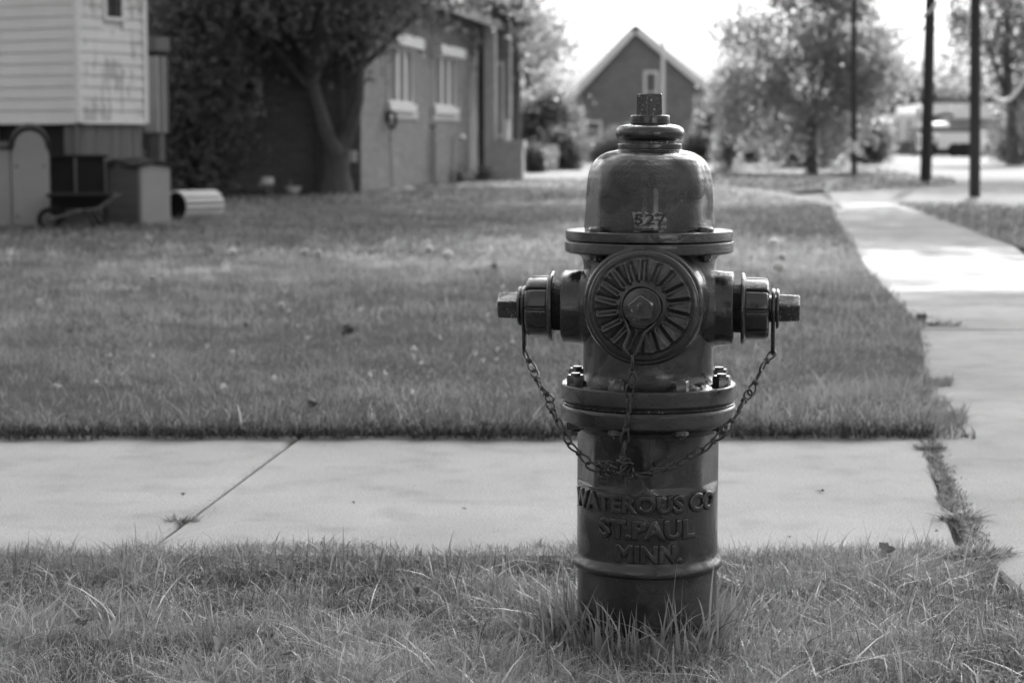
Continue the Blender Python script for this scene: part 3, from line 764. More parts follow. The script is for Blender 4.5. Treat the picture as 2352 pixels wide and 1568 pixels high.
# the snarl where the three chains are tied together
kn = MB()
kc = HL(*d3(945, 262), 3.094)
for i in range(15):
    ax = Vector((random.uniform(-1, 1), random.uniform(-1, .2), random.uniform(-1, 1))).normalized()
    q = ax.to_track_quat('Z', 'Y').to_matrix().to_4x4()
    c = kc+Vector((random.uniform(-.022, .026), random.uniform(-.006, .002), random.uniform(-.012, .016)))
    w, l = random.uniform(.0045, .0075), random.uniform(.007, .013)
    kn.tube([(w*math.cos(t), l*math.sin(t), .002*math.sin(2*t)) for t in np.linspace(0, 2*math.pi*random.uniform(.7, 1), 18)], .0017, 6, False, Matrix.Translation(c) @ q)
for pts in (((820, 190), (900, 188), (965, 200)), ((1000, 170), (975, 205), (985, 235), (1030, 275)), ((1018, 280), (1020, 330), (1025, 380)), ((905, 180), (890, 230), (900, 290), (950, 325)), ((840, 300), (850, 330), (900, 325))):
    kn.tube(catmull([HL(*d3(x, y), 3.09) for x, y in pts], 5), .0013, 6)
kn.build('chain_tangle', 'chain', hyd, 60)
# wire bail from the front cap down to its chain
zs = .0001006
wl = [(975, 1445), (935, 1400), (882, 1300), (935, 1160), (955, 1050), (900, 950), (845, 830), (835, 700), (870, 560), (960, 450), (1090, 405), (1240, 425), (1370, 510), (1460, 630), (1475, 760), (1430, 880), (1340, 980), (1200, 1060), (1150, 1170), (1100, 1290), (1050, 1400), (990, 1440)]
pts = [Vector(((x-1148)*zs, -.1600-.006*(1 if y > 1000 else 0)-.001*math.sin(i), FZ-(y-735)*zs-(.005 if y > 1000 else .001))) for i, (x, y) in enumerate(wl)]
MB().tube(catmull(pts, 5), .0033, 9).build('wire_bail', 'paint', pcap, 60)

# ------------------------------------------------------------------ raised playhouse, upper left
RD = Vector((.52, .854, 0)).normalized(); LD = Vector((-RD.y, RD.x, 0))
def corner(u, v, Y): p = P(u, v, Y); return Vector((p.x, p.y, 0))
rz = math.atan2(RD.y, RD.x)
PC = corner(181, 278, 18.6)
ph = thing('playhouse', PC, 'raised white clad playhouse with small window on weathered plank skirting', 'playhouse', rz)
def rT(u, v=280): return wall(PC, RD, u, v)[0]
def lT(u, v=280): return wall(PC, LD, u, v)[0]
zb_ = wall(PC, RD, 181, 279)[1]
Lr = rT(338); Ll = lT(-160)
pitch = (wall(PC, RD, 181, 252)[1]-wall(PC, RD, 181, 279)[1])*1.0
ztop = zb_+pitch*15
# planks: tapered boards, each its own part
w0, w1 = rT(243, 36), rT(278, 36); wz = wall(PC, RD, 260, 40)[1]
MB().box((.03, .03, zb_+.01), (Lr-.03, Ll-.03, ztop)).build('frame', 'trim', ph)
def plank_r(x0, x1, z, nm='siding_plank', m='siding_dirty'):
    return MB().add([(x0, -.004, z), (x1, -.004, z), (x1, .012, z+pitch), (x0, .012, z+pitch), (x0, .03, z), (x1, .03, z), (x1, .03, z+pitch), (x0, .03, z+pitch)],
                    [(0,1,2,3), (4,7,6,5), (0,4,5,1), (0,3,7,4), (1,5,6,2), (3,2,6,7)]).build(nm, m, ph)
for k in range(15):
    z = zb_+k*pitch
    if z+pitch < wz-.02: plank_r(.04, Lr-.03, z)
    else: plank_r(.04, w0-.03, z); plank_r(w1+.03, Lr-.03, z)
    MB().add([(-.004, .04, z), (-.004, Ll, z), (.012, Ll, z+pitch), (.012, .04, z+pitch), (.03, .04, z), (.03, Ll, z), (.03, Ll, z+pitch), (.03, .04, z+pitch)],
             [(3,2,1,0), (5,6,7,4), (1,5,4,0), (4,7,3,0), (2,6,5,1), (7,6,2,3)]).build('siding_plank', 'siding', ph)
MB().box((-.012, -.012, zb_-.01), (.05, .05, ztop)).build('corner_trim', 'trim', ph)
MB().box((Lr-.04, -.012, zb_-.01), (Lr+.012, .05, ztop)).build('corner_trim', 'trim', ph)
MB().box((.05, -.010, zb_-.022), (Lr-.04, .02, zb_+.004)).build('bottom_trim', 'trim', ph)
MB().box((-.010, .05, zb_-.022), (.02, Ll, zb_+.004)).build('bottom_trim', 'trim', ph)
wf = MB().box((w0-.035, -.018, wz-.035), (w1+.035, .02, wz)).box((w0-.035, -.018, wz), (w0, .02, wz+.5)).box((w1, -.018, wz), (w1+.035, .02, wz+.5)).build('window', 'trim', ph)
MB().box((w0, -.002, wz), (w1, .015, wz+.5)).build('pane', 'glass', wf)
MB().box(((w0+w1)/2-.006, -.010, wz), ((w0+w1)/2+.006, -.003, wz+.5)).box((w0, -.009, wz+.12), (w1, -.0035, wz+.135)).build('glazing_bar', 'dplastic', wf)
MB().add([(-.2, -.2, ztop), (Lr+.2, -.2, ztop), (Lr+.2, Ll+.2, ztop), (-.2, Ll+.2, ztop), (Lr/2, -.2, ztop+.6), (Lr/2, Ll+.2, ztop+.6)],
         [(0,3,2,1), (0,1,4), (2,3,5), (0,4,5,3), (1,2,5,4)]).build('roof', 'roof', ph)
# skirting boards below, set a little back
x = .03; k = 0
while x < Lr-.02:
    w = random.uniform(.10, .16); x2 = min(x+w, Lr-.02)
    MB().box((x, .05, .0), (x2-.006, .075+random.uniform(-.006, .006), zb_-.02)).build('plank', 'wood', ph); x = x2
y = .05
yl = lT(137, 300)
while y < yl:
    y2 = min(y+random.uniform(.10, .15), yl)
    MB().box((.05, y, .0), (.075, y2-.006, zb_-.02)).build('plank', 'wood', ph); y = y2
for yy in (yl+.9,): MB().box((.05, yy, 0), (.14, yy+.09, zb_)).build('post', 'wood', ph)
MB().box((.12, .12, 0), (Lr-.05, Ll, zb_-.03)).build('shade_fill', 'dark', ph)  # near-black box paints in the shade under the floor

# clad post right of the playhouse
q = corner(360, 300, 20.4)
cp_ = thing('clad_stack', q, 'narrow ribbed vent stack with pale cap beside the white playhouse', 'vent stack', rz)
s_ = 4600/20.4
def zz(v): return ZV(v, 20.4)
for k in range(4):
    MB().box((-.085+k*.044, -.09, zz(305)), (-.085+k*.044+.036, .09, zz(130))).build('rib', 'mplastic' if k % 2 else 'lplastic', cp_)
MB().box((-.09, -.095, zz(130)), (.09, .095, zz(118))).build('collar', 'dplastic', cp_)
MB().box((-.10, -.105, zz(118)), (.10, .105, zz(86))).build('cap', 'mplastic', cp_)
MB().box((-.03, -.06, 0), (.05, .06, zz(305))).build('post', 'mplastic', cp_)

# resin sheds, hutch, wheelbarrow, slat roll
q = corner(72, 525, 17.75)
hb = .23
sb = thing('storage_shed', q, 'pale resin garden shed with arched dark lid at the left edge', 'storage box', hb)
W = .30/1.0; ht = ZV(345, 17.75); pk = ZV(300, 17.75); sL = -(72-0)/4600*17.75-.5; k = 17.75/4600
pr = [(-.155, 0), (.165, 0), (.165, ht-.02), (.14, ht+.03)] + [(.005+.135*math.cos(t), ht+.03+(pk-ht-.03)*math.sin(t)) for t in np.linspace(.15, math.pi-.15, 14)] + [(-.13, ht+.03), (-.155, ht-.02)]
MB().prism(pr, 0, .6, 'y').build('panel', 'lplastic', sb)
MB().box((-.75, .03, 0), (-.165, .6, ht)).build('side_panel', 'lplastic', sb)
arc = [(.005+.165*math.cos(t), ht+.03+(pk-ht)*math.sin(t)) for t in np.linspace(-.25, math.pi+.25, 20)]
lid = MB(); o_ = [(x, z+.035) if i not in (0, 19) else (x*1.04, z+.01) for i, (x, z) in enumerate(arc)]
lid.prism(arc+o_[::-1], -.03, .62, 'y'); lid.box((-.78, -.0, ht+.025), (-.175, .62, ht+.075)); lid.build('lid', 'mplastic', sb)
for bx, bz in ((-.115, .80), (.125, .80), (-.115, .17)):
    MB().lathe([(.0, 0), (.014, 0), (.012, .008), (0, .01)], 12, Matrix.Translation((bx, 0, bz*ht)) @ Matrix.Rotation(math.pi/2, 4, 'X')).build('screw_cover', 'mplastic', sb)
MB().box((.165, .05, 0), (.175, .5, ht-.05)).build('side_panel', 'mplastic', sb)

q = corner(320, 515, 18.2)
db = thing('deck_box', q, 'resin deck box with right side painted pale as lit and sagging dark lid under the playhouse', 'storage box', rz)
h2 = ZV(380, 18.2); Lr2 = wall(q, RD, 392, 500)[0]; Ll2 = wall(q, LD, 236, 500)[0]
MB().box((0.004, 0.0, 0), (Lr2, .02, h2)).build('side_panel', 'lplastic', db)  # toned paler than the slats, the light on this side put into colour
for k in range(6):
    z0 = h2*k/6
    MB().box((-.004, .004, z0+.004), (.02, Ll2, z0+h2/6)).build('slat', 'mplastic', db)
MB().box((.02, .02, 0), (Lr2-.02, Ll2-.02, h2-.01)).build('core', 'mplastic', db)
MB().box((-.008, -.008, 0), (.03, .03, h2)).build('corner_trim', 'mplastic', db)
vs = []; fs = []; n_ = 12
for i in range(n_+1):
    t = i/n_; yy = -.04+(Ll2+.06)*t; sag = -.018*math.sin(t*9)+.02*(t-.3)
    for xx in (-.04, Lr2*.5, Lr2+.04): vs.append((xx, yy, h2+.022+sag+(.03 if xx > 0 and xx < Lr2 else 0)))
for i in range(n_):
    for j in (0, 1): q_ = i*3+j; fs.append((q_, q_+1, q_+4, q_+3))
nn = len(vs); vs += [(x, y, z-.03) for x, y, z in vs]; fs += [tuple(nn+i for i in f[::-1]) for f in fs]
fs += [(i*3, (i+1)*3, nn+(i+1)*3, nn+i*3) for i in range(n_)] + [(nn+i*3+2, nn+(i+1)*3+2, (i+1)*3+2, i*3+2) for i in range(n_)] + [(2, 1, nn+1, nn+2), (1, 0, nn, nn+1), (n_*3, n_*3+1, nn+n_*3+1, nn+n_*3), (n_*3+1, n_*3+2, nn+n_*3+2, nn+n_*3+1)]
MB().add(vs, fs).build('lid', 'dplastic', db)

q = corner(178, 500, 18.3)
ht_ = thing('hutch', q, 'black open fronted hutch with worn grey frame between the two resin boxes', 'hutch', 0.2)
z0, z1 = ZV(450, 18.3), ZV(362, 18.3); w = 67/4600*18.3
MB().box((-w, .03, z0), (w, .42, z1)).build('box', 'dark', ht_)
fr = MB()
for a_, b_ in (((-w-.02, z1), (w+.02, z1+.022)), ((-w-.02, z0-.02), (w+.02, z0))): fr.box((a_[0], -.01, a_[1]), (b_[0], .44, b_[1]))
fr.build('top_rail', 'dplastic', ht_)
for xx in (-w, -.02, w-.02): MB().box((xx, -.005, z0), (xx+.022, .03, z1)).build('stile', 'wood', ht_)
for xx in (-w+.01, w-.03):
    for yy in (.03, .38): MB().box((xx, yy, 0), (xx+.03, yy+.03, z0-.02)).build('leg', 'dplastic', ht_)

q = corner(185, 518, 17.5)
wb = thing('wheelbarrow', q, 'black wheelbarrow parked in front of the dark hutch', 'wheelbarrow', .1)
zt, zl = ZV(447, 17.5), ZV(478, 17.5); w = .26
MB().add([(-w, -.2, zt), (w+.02, -.2, zt), (w+.02, .25, zt), (-w, .25, zt), (-w*.62, -.1, zl), (w*.55, -.1, zl), (w*.55, .15, zl), (-w*.62, .15, zl)],
         [(0,1,5,4), (1,2,6,5), (2,3,7,6), (3,0,4,7), (4,5,6,7), (0,3,2,1)]).build('tray', 'dark', wb)
MB().tube([(-w, -.2, zt), (w+.02, -.2, zt), (w+.02, .25, zt), (-w, .25, zt)], .012, 8, True).build('rim', 'dplastic', wb, 50)
for yy in (-.16, .2):
    MB().tube([(-.26, yy*.2, .10), (0, yy, zl-.02), (.18, yy, zl), (.34, yy, zt)], .014, 8).build('handle', 'wood', wb, 50)
    MB().tube([(.05, yy, zl), (.16, yy*1.1, .01), (.24, yy*1.1, .01), (.10, yy, zl)], .012, 8).build('leg', 'dplastic', wb, 50)
wh = MB(); wh.tube([(-.27+.085*math.cos(t), .02, .10+.085*math.sin(t)) for t in np.linspace(0, 2*math.pi, 25)[:-1]], .024, 10, True)
wheel = wh.build('wheel', 'dplastic', wb, 50)
MB().lathe([(.0, -.02), (.055, -.01), (.055, .01), (0, .02)], 20, Matrix.Translation((-.27, .02, .10)) @ Matrix.Rotation(math.pi/2, 4, 'X')).build('hub', 'mplastic', wheel, 40)

q = corner(432, 498, 19.6)
rl = thing('slat_roll', q+Vector((0, 0, .13)), 'rolled up bundle of white slats lying on the lawn beside the deck box', 'slat roll', R(55))
rl.location.z = .152
rm = Matrix.Rotation(math.pi/2, 4, 'Y')
for k in range(16):
    a = 2*math.pi*k/16; bx = MB(); rr_ = .142
    m_ = Matrix.Rotation(a, 4, 'X')
    bx.box((-.17, -.018, rr_-.006), (.36, .018, rr_+.008), m_); bx.build('slat', 'white', rl)
for xx, r0 in ((-.15, .130), (-.16, .09), (.3, .130)):
    MB().tube([(xx, r0*math.cos(t), r0*math.sin(t)) for t in np.linspace(0, 2*math.pi, 25)[:-1]], .008, 6, True).build('band', 'dplastic', rl, 50)
MB().lathe([(.126, -.14), (.126, .34), (.0, .34)], 24, rm).build('dark_core', 'dark', rl, 40)  # near-black core paints in the shade inside the roll

# ------------------------------------------------------------------ brick house
BD = Vector((699, 4600, 0)).normalized(); BL = Vector((-BD.y, BD.x, 0)); bz = math.atan2(BD.y, BD.x)
BC = G(830, 446); BC.z = 0
bh = thing('brick_house', BC, 'low brick house with white trimmed windows along its receding side wall', 'house', bz)
def bt(u, v=300): return wall(BC, BD, u, v)
def bl(u, v=300): return wall(BC, BL, u, v)
Lb = bt(1078)[0]; zev = 3.0
def box_wall(name, x0, x1, y0, y1, z0, z1, m, parent): return MB().box((x0, y0, z0), (x1, y1, z1)).build(name, m, parent)
# side wall as one skin with real openings for the windows
wins = []
for (ua, ub, vt, vb) in ((890, 945, 108, 238), (993, 1043, 130, 246)):
    t0, _ = bt(ua); t1, _ = bt(ub); zt1 = bt((ua+ub)/2, vt)[1]; zb1 = bt((ua+ub)/2, vb)[1]
    wins.append((t0, t1, zb1, zt1))
xs = [0]+[t for w_ in wins for t in w_[:2]]+[Lb]
wl_ = MB()
for i in range(len(xs)-1):
    if i % 2 == 0: wl_.box((xs[i], 0, 0), (xs[i+1], .25, zev))
    else:
        w_ = wins[i//2]; wl_.box((xs[i], 0, 0), (xs[i+1], .25, w_[2])); wl_.box((xs[i], 0, w_[3]), (xs[i+1], .25, zev))
wl_.box((.0, .25, 0), (.25, 9, zev)); wl_.box((Lb-.25, .25, 0), (Lb, 9, zev))
wl_.build('wall', 'brick', bh)
for (t0, t1, z0, z1) in wins:
    f_ = MB(); th = .05
    f_.box((t0, -.03, z0), (t0+th, .12, z1)); f_.box((t1-th, -.03, z0), (t1, .12, z1)); f_.box((t0+th, -.03, z0), (t1-th, .12, z0+.04)); f_.box((t0+th, -.03, z1-.04), (t1-th, .12, z1))
    w_ = f_.build('window', 'white', bh)
    tm = (t0+t1)/2
    L3 = (t1-t0-2*th)
    for kk in (.34, .68): MB().box((t0+th+L3*kk-.09, -.035, z0+.04), (t0+th+L3*kk+.09, .095, z1-.04)).build('mullion', 'white', w_)
    MB().box((t0+th, .10, z0+.04), (t1-th, .11, z1-.04)).build('pane', 'glass', w_)
    MB().box((t0-.1, -.08, z0-.13), (t1+.1, .06, z0)).build('sill', 'white', w_)
    MB().box((t0-.12, -.20, z1), (t1+.12, .02, z1+.17)).build('hood', 'white', w_)
    MB().box((t0-.1, -.03, z0-.24), (t1+.4, .01, z0-.14)).build('brick_ledge', 'stone', w_)
# camera-facing end wall (its deep shade put into darker brick) with one window
MB().box((-.02, .0, -.0), (.0, bl(500)[0], zev)).build('end_wall', 'brick_shade', bh)
y0, y1 = bl(604)[0], bl(545)[0]; z0, z1 = bl(580, 248)[1], bl(580, 180)[1]
w_ = MB().box((-.07, y0, z0), (-.022, y0+.1, z1)).box((-.07, y0+.1, z0), (-.022, y1, z0+.08)).box((-.07, y0+.1, z1-.06), (-.022, y1, z1)).box((-.07, y1-.06, z0+.08), (-.022, y1, z1-.06)).build('window', 'white', bh)
MB().box((-.05, y0+.1, z0+.08), (-.03, y1-.06, z1-.06)).build('pane', 'glass', w_)
MB().box((-.12, y0-.05, z0-.12), (-.022, y1, z0-.02)).build('sill', 'stone', w_)
for uu in (737, 790): yy = bl(uu)[0]; MB().box((-.06, yy, 0), (-.021, yy+.07, zev)).build('downpipe', 'mplastic', bh)
# roof with eaves
ov = .55; Yw = 9.0
MB().add([(-ov, -ov, zev), (Lb+3, -ov, zev), (Lb+3, Yw, zev), (-ov, Yw, zev), (-ov+1.2, Yw/2, zev+2.2), (Lb+2, Yw/2, zev+2.2)],
         [(0,3,2,1), (0,1,5,4), (1,2,5), (2,3,4,5), (3,0,4)]).build('roof', 'roof', bh)
MB().box((-ov-.02, -ov-.03, zev-.10), (Lb+3, -ov, zev+.06)).build('gutter', 'mplastic', bh)
# recessed section, pale pillar and porch with low stone wall
t0, t1 = Lb, bt(1112)[0]
MB().box((t0, .25, 0), (t1+1.5, .5, zev)).build('recessed_wall', 'brick_shade', bh)  # recess shade painted in by the darker brick tone
P0 = G(1112, 416); pb = thing('porch', P0, 'pale stone entrance porch with tall window and low stone wall', 'porch', bz)
def pt(u, v=300): return wall(P0, BD, u, v)
pl = Vector((math.cos(bz-math.pi/2), math.sin(bz-math.pi/2), 0))     # towards the street
def ft(u, v=300): return wall(P0, pl, u, v)
f1_, f2_ = ft(1137)[0], ft(1200)[0]
hp = ft(1137, 40)[1]
MB().box((0, -f1_, 0), (.25, 0, hp)).build('pillar', 'stone', pb)
MB().box((0.0, -f2_, 0), (.3, -f1_-.005, ft(1180, 335)[1])).build('low_wall', 'stone', pb)
MB().box((-.04, -f2_-.03, ft(1180, 335)[1]), (.34, -f1_-.005, ft(1180, 322)[1])).build('coping', 'stone', pb)
zt = ft(1160, 140)[1]; zl_ = ft(1160, 318)[1]
w_ = MB().box((.38, -ft(1150)[0], zl_), (.44, -f1_+.1, zt)).build('tall_window', 'white', pb)
for kk in range(3):
    a0 = -ft(1150)[0]+.04+kk*.09
    MB().box((.36, a0, zl_+.08), (.378, a0+.06, zt-.08)).build('pane', 'lplastic', w_)
MB().box((.45, -ft(1162)[0], 0), (.8, 0.2, hp)).build('rear_wall', 'brick', pb)
q = ft(1158, 300); MB().box((.1, -ft(1165)[0], ft(1160, 322)[1]), (.22, -ft(1152)[0], ft(1160, 275)[1])).build('post', 'white', pb)
MB().add([(-.5, -f1_-.4, hp), (2.4, -f1_-.4, hp-.05), (2.4, .3, hp), (-.5, .3, hp), (-.5, -f1_-.4, hp+.15), (2.4, -f1_-.4, hp+.1), (2.4, .3, hp+.5), (-.5, .3, hp+.5)],
         [(0,3,2,1), (4,5,6,7), (0,1,5,4), (1,2,6,5), (2,3,7,6), (3,0,4,7)]).build('porch_roof', 'roof', pb)

# fittings against the brick side wall
def against(name, u, v, label, cat, off=.06):
    t, _ = bt(u, v); p = BC+BD*t-BL*off; return thing(name, Vector((p.x, p.y, 0)), label, cat, bz), t
o, t = against('standpipe', 990, 420, 'pale vertical vent pipe fixed up the brick side wall', 'pipe', .07)
MB().tube([(0, 0, 0), (0, 0, bt(990, 297)[1])], .045, 10).build('pipe', 'metal', o, 50)
MB().box((-.07, -.03, 1.0), (.07, .12, 1.05)).build('clamp', 'mplastic', o)
o, t = against('garden_lamp', 1004, 415, 'slim post with round pale head beside the vent pipe', 'lamp post', .3)
MB().tube([(0, 0, 0), (0, 0, bt(1003, 320)[1]), (.1, -.06, bt(1003, 312)[1])], .035, 8).build('post', 'metal', o, 50)
MB().lathe([(0, -.05), (.06, -.04), (.08, 0), (.05, .05), (0, .06)], 14, Matrix.Translation((.18, -.1, bt(1008, 316)[1]))).build('head', 'white', o, 50)
o, t = against('hanging_cable_coil', 885, 300, 'dark coil hanging on the brick wall below the first window', 'cable coil', .1)
zz0 = bt(885, 275)[1]
for kk in range(3): MB().tube([(.02*kk, .0+.10*math.cos(a)*.6, zz0+.13*math.sin(a)) for a in np.linspace(0, 2*math.pi, 17)[:-1]], .022, 6, True).build('loop', 'dplastic', o, 50)
MB().tube([(.02, .03, zz0-.1), (.03, .03, .6), (.02, .0, .02)], .012, 6).build('cable', 'mplastic', o, 50)
MB().box((-.05, .05, zz0+.1), (.05, .09, zz0+.16)).build('hook', 'metal', o)
p = BC-BD*.12+BL*.12
o = thing('meter_box', Vector((p.x, p.y, 0)), 'small white meter box on the corner of the brick house', 'meter box', bz)
MB().box((0, -.06, ZV(372, 29.6)), (.1, .09, ZV(346, 29.6))).build('box', 'white', o); MB().box((.04, -.0, 0), (.07, .03, ZV(372, 29.6))).build('conduit', 'mplastic', o)

# bucket and basin in the shade by the end wall
q = G(613, 450); k = q.y/4600
o = thing('bucket', q, 'grey bucket with white rim in the shade by the dark end wall', 'bucket')
MB().lathe([(.0, 0), (13*k, 0), (15*k, 26*k), (0, 26*k)], 20).build('body', 'mplastic', o, 40)
MB().lathe(fillet([(0, 25*k), (16*k, 25*k), (17*k, 30*k), (16*k, 41*k), (13*k, 43*k), (0, 41*k)], .01), 20).build('lid', 'white', o, 40)
MB().tube([(16*k*math.cos(a), -16.5*k, 30*k-14*k*math.sin(a)) for a in np.linspace(0, math.pi, 9)], .008, 6).build('handle', 'metal', o, 50)
q = G(673, 450); k = q.y/4600
o = thing('basin', q, 'shallow white basin beside the tree trunk', 'basin')
MB().lathe([(0, .03), (9*k, 0), (13*k, 3*k), (18*k, 16*k), (19.5*k, 18*k), (19.5*k, 21*k), (17*k, 21*k), (13*k, 8*k), (0, 7*k)], 22).build('bowl', 'white', o, 40)
MB().lathe([(3*k, 6*k), (2*k, 34*k), (0, 35*k)], 10, Matrix.Translation((-6*k, 4*k, 0))).build('jug', 'lplastic', o, 40)
rocks = ((1015, 432, 14), (1052, 428, 12), (930, 442, 16), (1120, 425, 10))
for (u, v, s) in rocks:
    pass
for i, (u, v, s, lb_) in enumerate(((905, 441, 15, 'low pale stone nearest the corner of the brick house'), (935, 439, 18, 'flat pale stone under the first brick house window'),
                       (1015, 428, 10, 'small pale stone by the foot of the vent pipe'), (1052, 431, 9, 'rounded white stone right of the spiky plants'))):
    q = G(u, v); k = q.y/4600; b_ = MB()
    pr_ = [(0, 0), (s*k, .0), (s*k*1.05, s*k*.25), (s*k*.7, s*k*.5), (0, s*k*.58)]
    b_.lathe(pr_, 11, rf=lambda a, r, z: r*(1+.16*math.sin(a*3+i)+.1*math.sin(a*5)))
    o = b_.build('stone', 'stone', None, 60); o.location = q; tag(o, lb_, 'stone', 'stones along the foot of the brick wall')

# ------------------------------------------------------------------ vegetation builders
def leaf_cloud(centers, spread, n, size, tone=(0, 1), flat=.6):
    c = np.array(centers, float); idx = rng.integers(0, len(c), n)
    sp = np.array(spread) if np.ndim(spread) else np.full(3, spread)
    p = c[idx]+rng.normal(0, 1, (n, 3))*sp
    a = rng.normal(0, 1, (n, 3)); a /= np.linalg.norm(a, axis=1, keepdims=True)
    b = rng.normal(0, 1, (n, 3)); b -= (b*a).sum(1, keepdims=True)*a; b /= np.linalg.norm(b, axis=1, keepdims=True)
    s = size*rng.uniform(.6, 1.25, n)[:, None]
    bend = np.cross(a, b)*s*.18
    V = np.stack([p-a*s*.5, p+b*s*.26-bend, p+a*s*.5, p-b*s*.26-bend], 1).reshape(-1, 3)
    ct = rng.uniform(0, 1, len(c))[idx]
    t = np.clip(.55*ct+.45*rng.random(n), 0, 1)*(tone[1]-tone[0])+tone[0]
    base = (np.arange(n)*4)[:, None]
    F = np.concatenate([base+np.array([[0, 1, 2]]), base+np.array([[0, 2, 3]])], 0)
    return V, F, np.repeat(t, 4)
def crown_centers(ells, n, shell=.55):
    out = []
    vol = np.array([e[3]*e[4]*e[5] for e in ells]); pick = rng.choice(len(ells), n, p=vol/vol.sum())
    for i in pick:
        x, y, z, a, b, c = ells[i]
        d = rng.normal(0, 1, 3); d /= np.linalg.norm(d); r = rng.uniform(shell**3, 1)**(1/3)
        out.append((x+d[0]*a*r, y+d[1]*b*r, z+d[2]*c*r))
    return out
def limb_path(a, b, wob=.12, n=6):
    a, b = Vector(a), Vector(b); L = (b-a).length; pts = []
    w1, w2 = Vector([random.uniform(-1, 1) for _ in range(3)])*wob*L, Vector([random.uniform(-1, 1) for _ in range(3)])*wob*L
    for i in range(n+1): t = i/n; pts.append(a.lerp(b, t)+w1*math.sin(math.pi*t)+w2*.5*math.sin(2*math.pi*t))
    return pts
def tree(name, base, label, cat, trunk, limbs, ells, ncl, nleaf, lsize, spread, lmat='leafm', group=None, bark='bark', shell=.5, nb=8):
    """trunk: (height, r0, r1, lean); limbs: end points; all in local coordinates"""
    o = thing(name, base, label, cat, 0, group)
    h, r0, r1, lean = trunk
    if h:
        top = Vector((lean[0], lean[1], h))
        tp = limb_path((0, 0, -.05), top, .02, 7)
        rs = [r0*(1.35 if i == 0 else 1)*(1-i/7)+r1*(i/7) for i in range(8)]
        tb_ = MB().tube(tp, rs, 12); tr = tb_.build('trunk', bark, o, 60)
        for e in limbs:
            mb = MB(); pth = limb_path(top-Vector((0, 0, .1)), e, .07, 6); mb.tube(pth, [r1*.75*(1-.75*i/6) for i in range(7)], 8)
            for _ in range(3):
                s_ = pth[random.randint(2, 5)]; en = s_+Vector((random.uniform(-1, 1), random.uniform(-1, 1), random.uniform(-.2, 1)))*((Vector(e)-top).length*.35)
                mb.tube(limb_path(s_, en, .08, 4), [r1*.28*(1-.7*i/4) for i in range(5)], 6)
            mb.build('limb', bark, tr, 60)
    cc = crown_centers(ells, ncl, shell)
    V, F, T = leaf_cloud(cc, spread, nleaf, lsize)
    # twigs towards some clusters
    cr = np_mesh('crown', V, F, lmat, T, o)
    return o
def spiky(name, base, n, h, w, label, cat, m='leafd', lean=.8, spread=.05, group=None):
    a = rng.uniform(0, 2*np.pi, n); r = rng.random(n)*spread
    V, F, T = blade_arrays(np.cos(a)*r, np.sin(a)*r, np.zeros(n), rng.uniform(.6, 1, n)*h, np.full(n, w), a, np.abs(rng.normal(lean*.5, lean*.5, n)), rng.uniform(0, 3.14, n), rng.random(n), 4)
    o = np_mesh(name, V, F, m, T); o.location = base
    return tag(o, label, cat, group)

# big tree with forked trunk in front of the dark end wall
q = G(768, 449)
k = q.y/4600
def loc(u, v, Y): return P(u, v, Y)-q
tr = thing('maple_tree', q, 'large shade tree with forked trunk standing before the brick house corner', 'tree')
tp = [(0, 0, -.05), (-.0, 0, .25), tuple(loc(768, 390, q.y)), tuple(loc(770, 345, q.y))]
MB().tube(tp, [50*k, 38*k, 34*k, 36*k], 14).build('trunk', 'bark', tr, 60)
for (pts_, rr_) in (([(772, 360), (745, 300), (722, 220), (700, 140), (690, 20), (640, -120)], (26, 20, 17, 15, 13, 9)),
                    ([(770, 360), (800, 300), (822, 230), (826, 160), (850, 60), (900, -80)], (24, 19, 14, 12, 10, 8)),
                    ([(785, 350), (812, 280), (830, 210)], (14, 9, 6)), ([(722, 220), (640, 120), (520, 0)], (11, 8, 6)), ([(826, 160), (900, 90), (960, 30)], (8, 6, 4))):
    MB().tube([tuple(loc(u, v, q.y+random.uniform(-.15, .15))) for u, v in pts_], [r*k for r in rr_], 10).build('limb', 'bark', tr, 60)
E = []
for (u, v, dY, ru, rv, rd) in ((760, 90, 0, 110, 100, 1.6), (640, 40, -.5, 150, 120, 2), (850, 40, 0, 140, 70, 1.5), (500, 60, 1, 150, 160, 2), (700, -150, 0, 320, 200, 3), (815, 150, -.3, 45, 45, .6), (930, 25, -1.5, 95, 42, 1.2), (1030, 62, 2, 60, 26, 1.0), (960, -20, .5, 110, 40, 1.2), (1000, -160, .5, 200, 150, 2)):
    p = loc(u, v, q.y+dY); E.append((p.x, p.y, p.z, ru*k, rd, rv*k))
V, F, T = leaf_cloud(crown_centers(E, 230, .3), .24, 11500, .13)
E2 = [(.8, -1.0, 8.2, 5.0, 4.8, 2.2), (-1.2, -.5, 9.3, 4.0, 4.0, 2.0)]           # high spreading part above the picture, shaped to shade the lawn
V2, F2, T2 = leaf_cloud(crown_centers(E2, 420, .2), .5, 24000, .22)
np_mesh('crown', np.concatenate([V, V2]), np.concatenate([F, F2+len(V)]), 'leafm', np.concatenate([T, T2]), tr)
for e in ((3.5, -1.5, 7.8), (-3.2, .5, 8.4), (.6, -3.4, 8.0), (.2, 2.6, 9.0)): MB().tube(limb_path((-.3, 0, 1.8), e, .06, 6), [.16, .14, .12, .09, .07, .05, .02], 8).build('limb', 'bark', tr, 60)
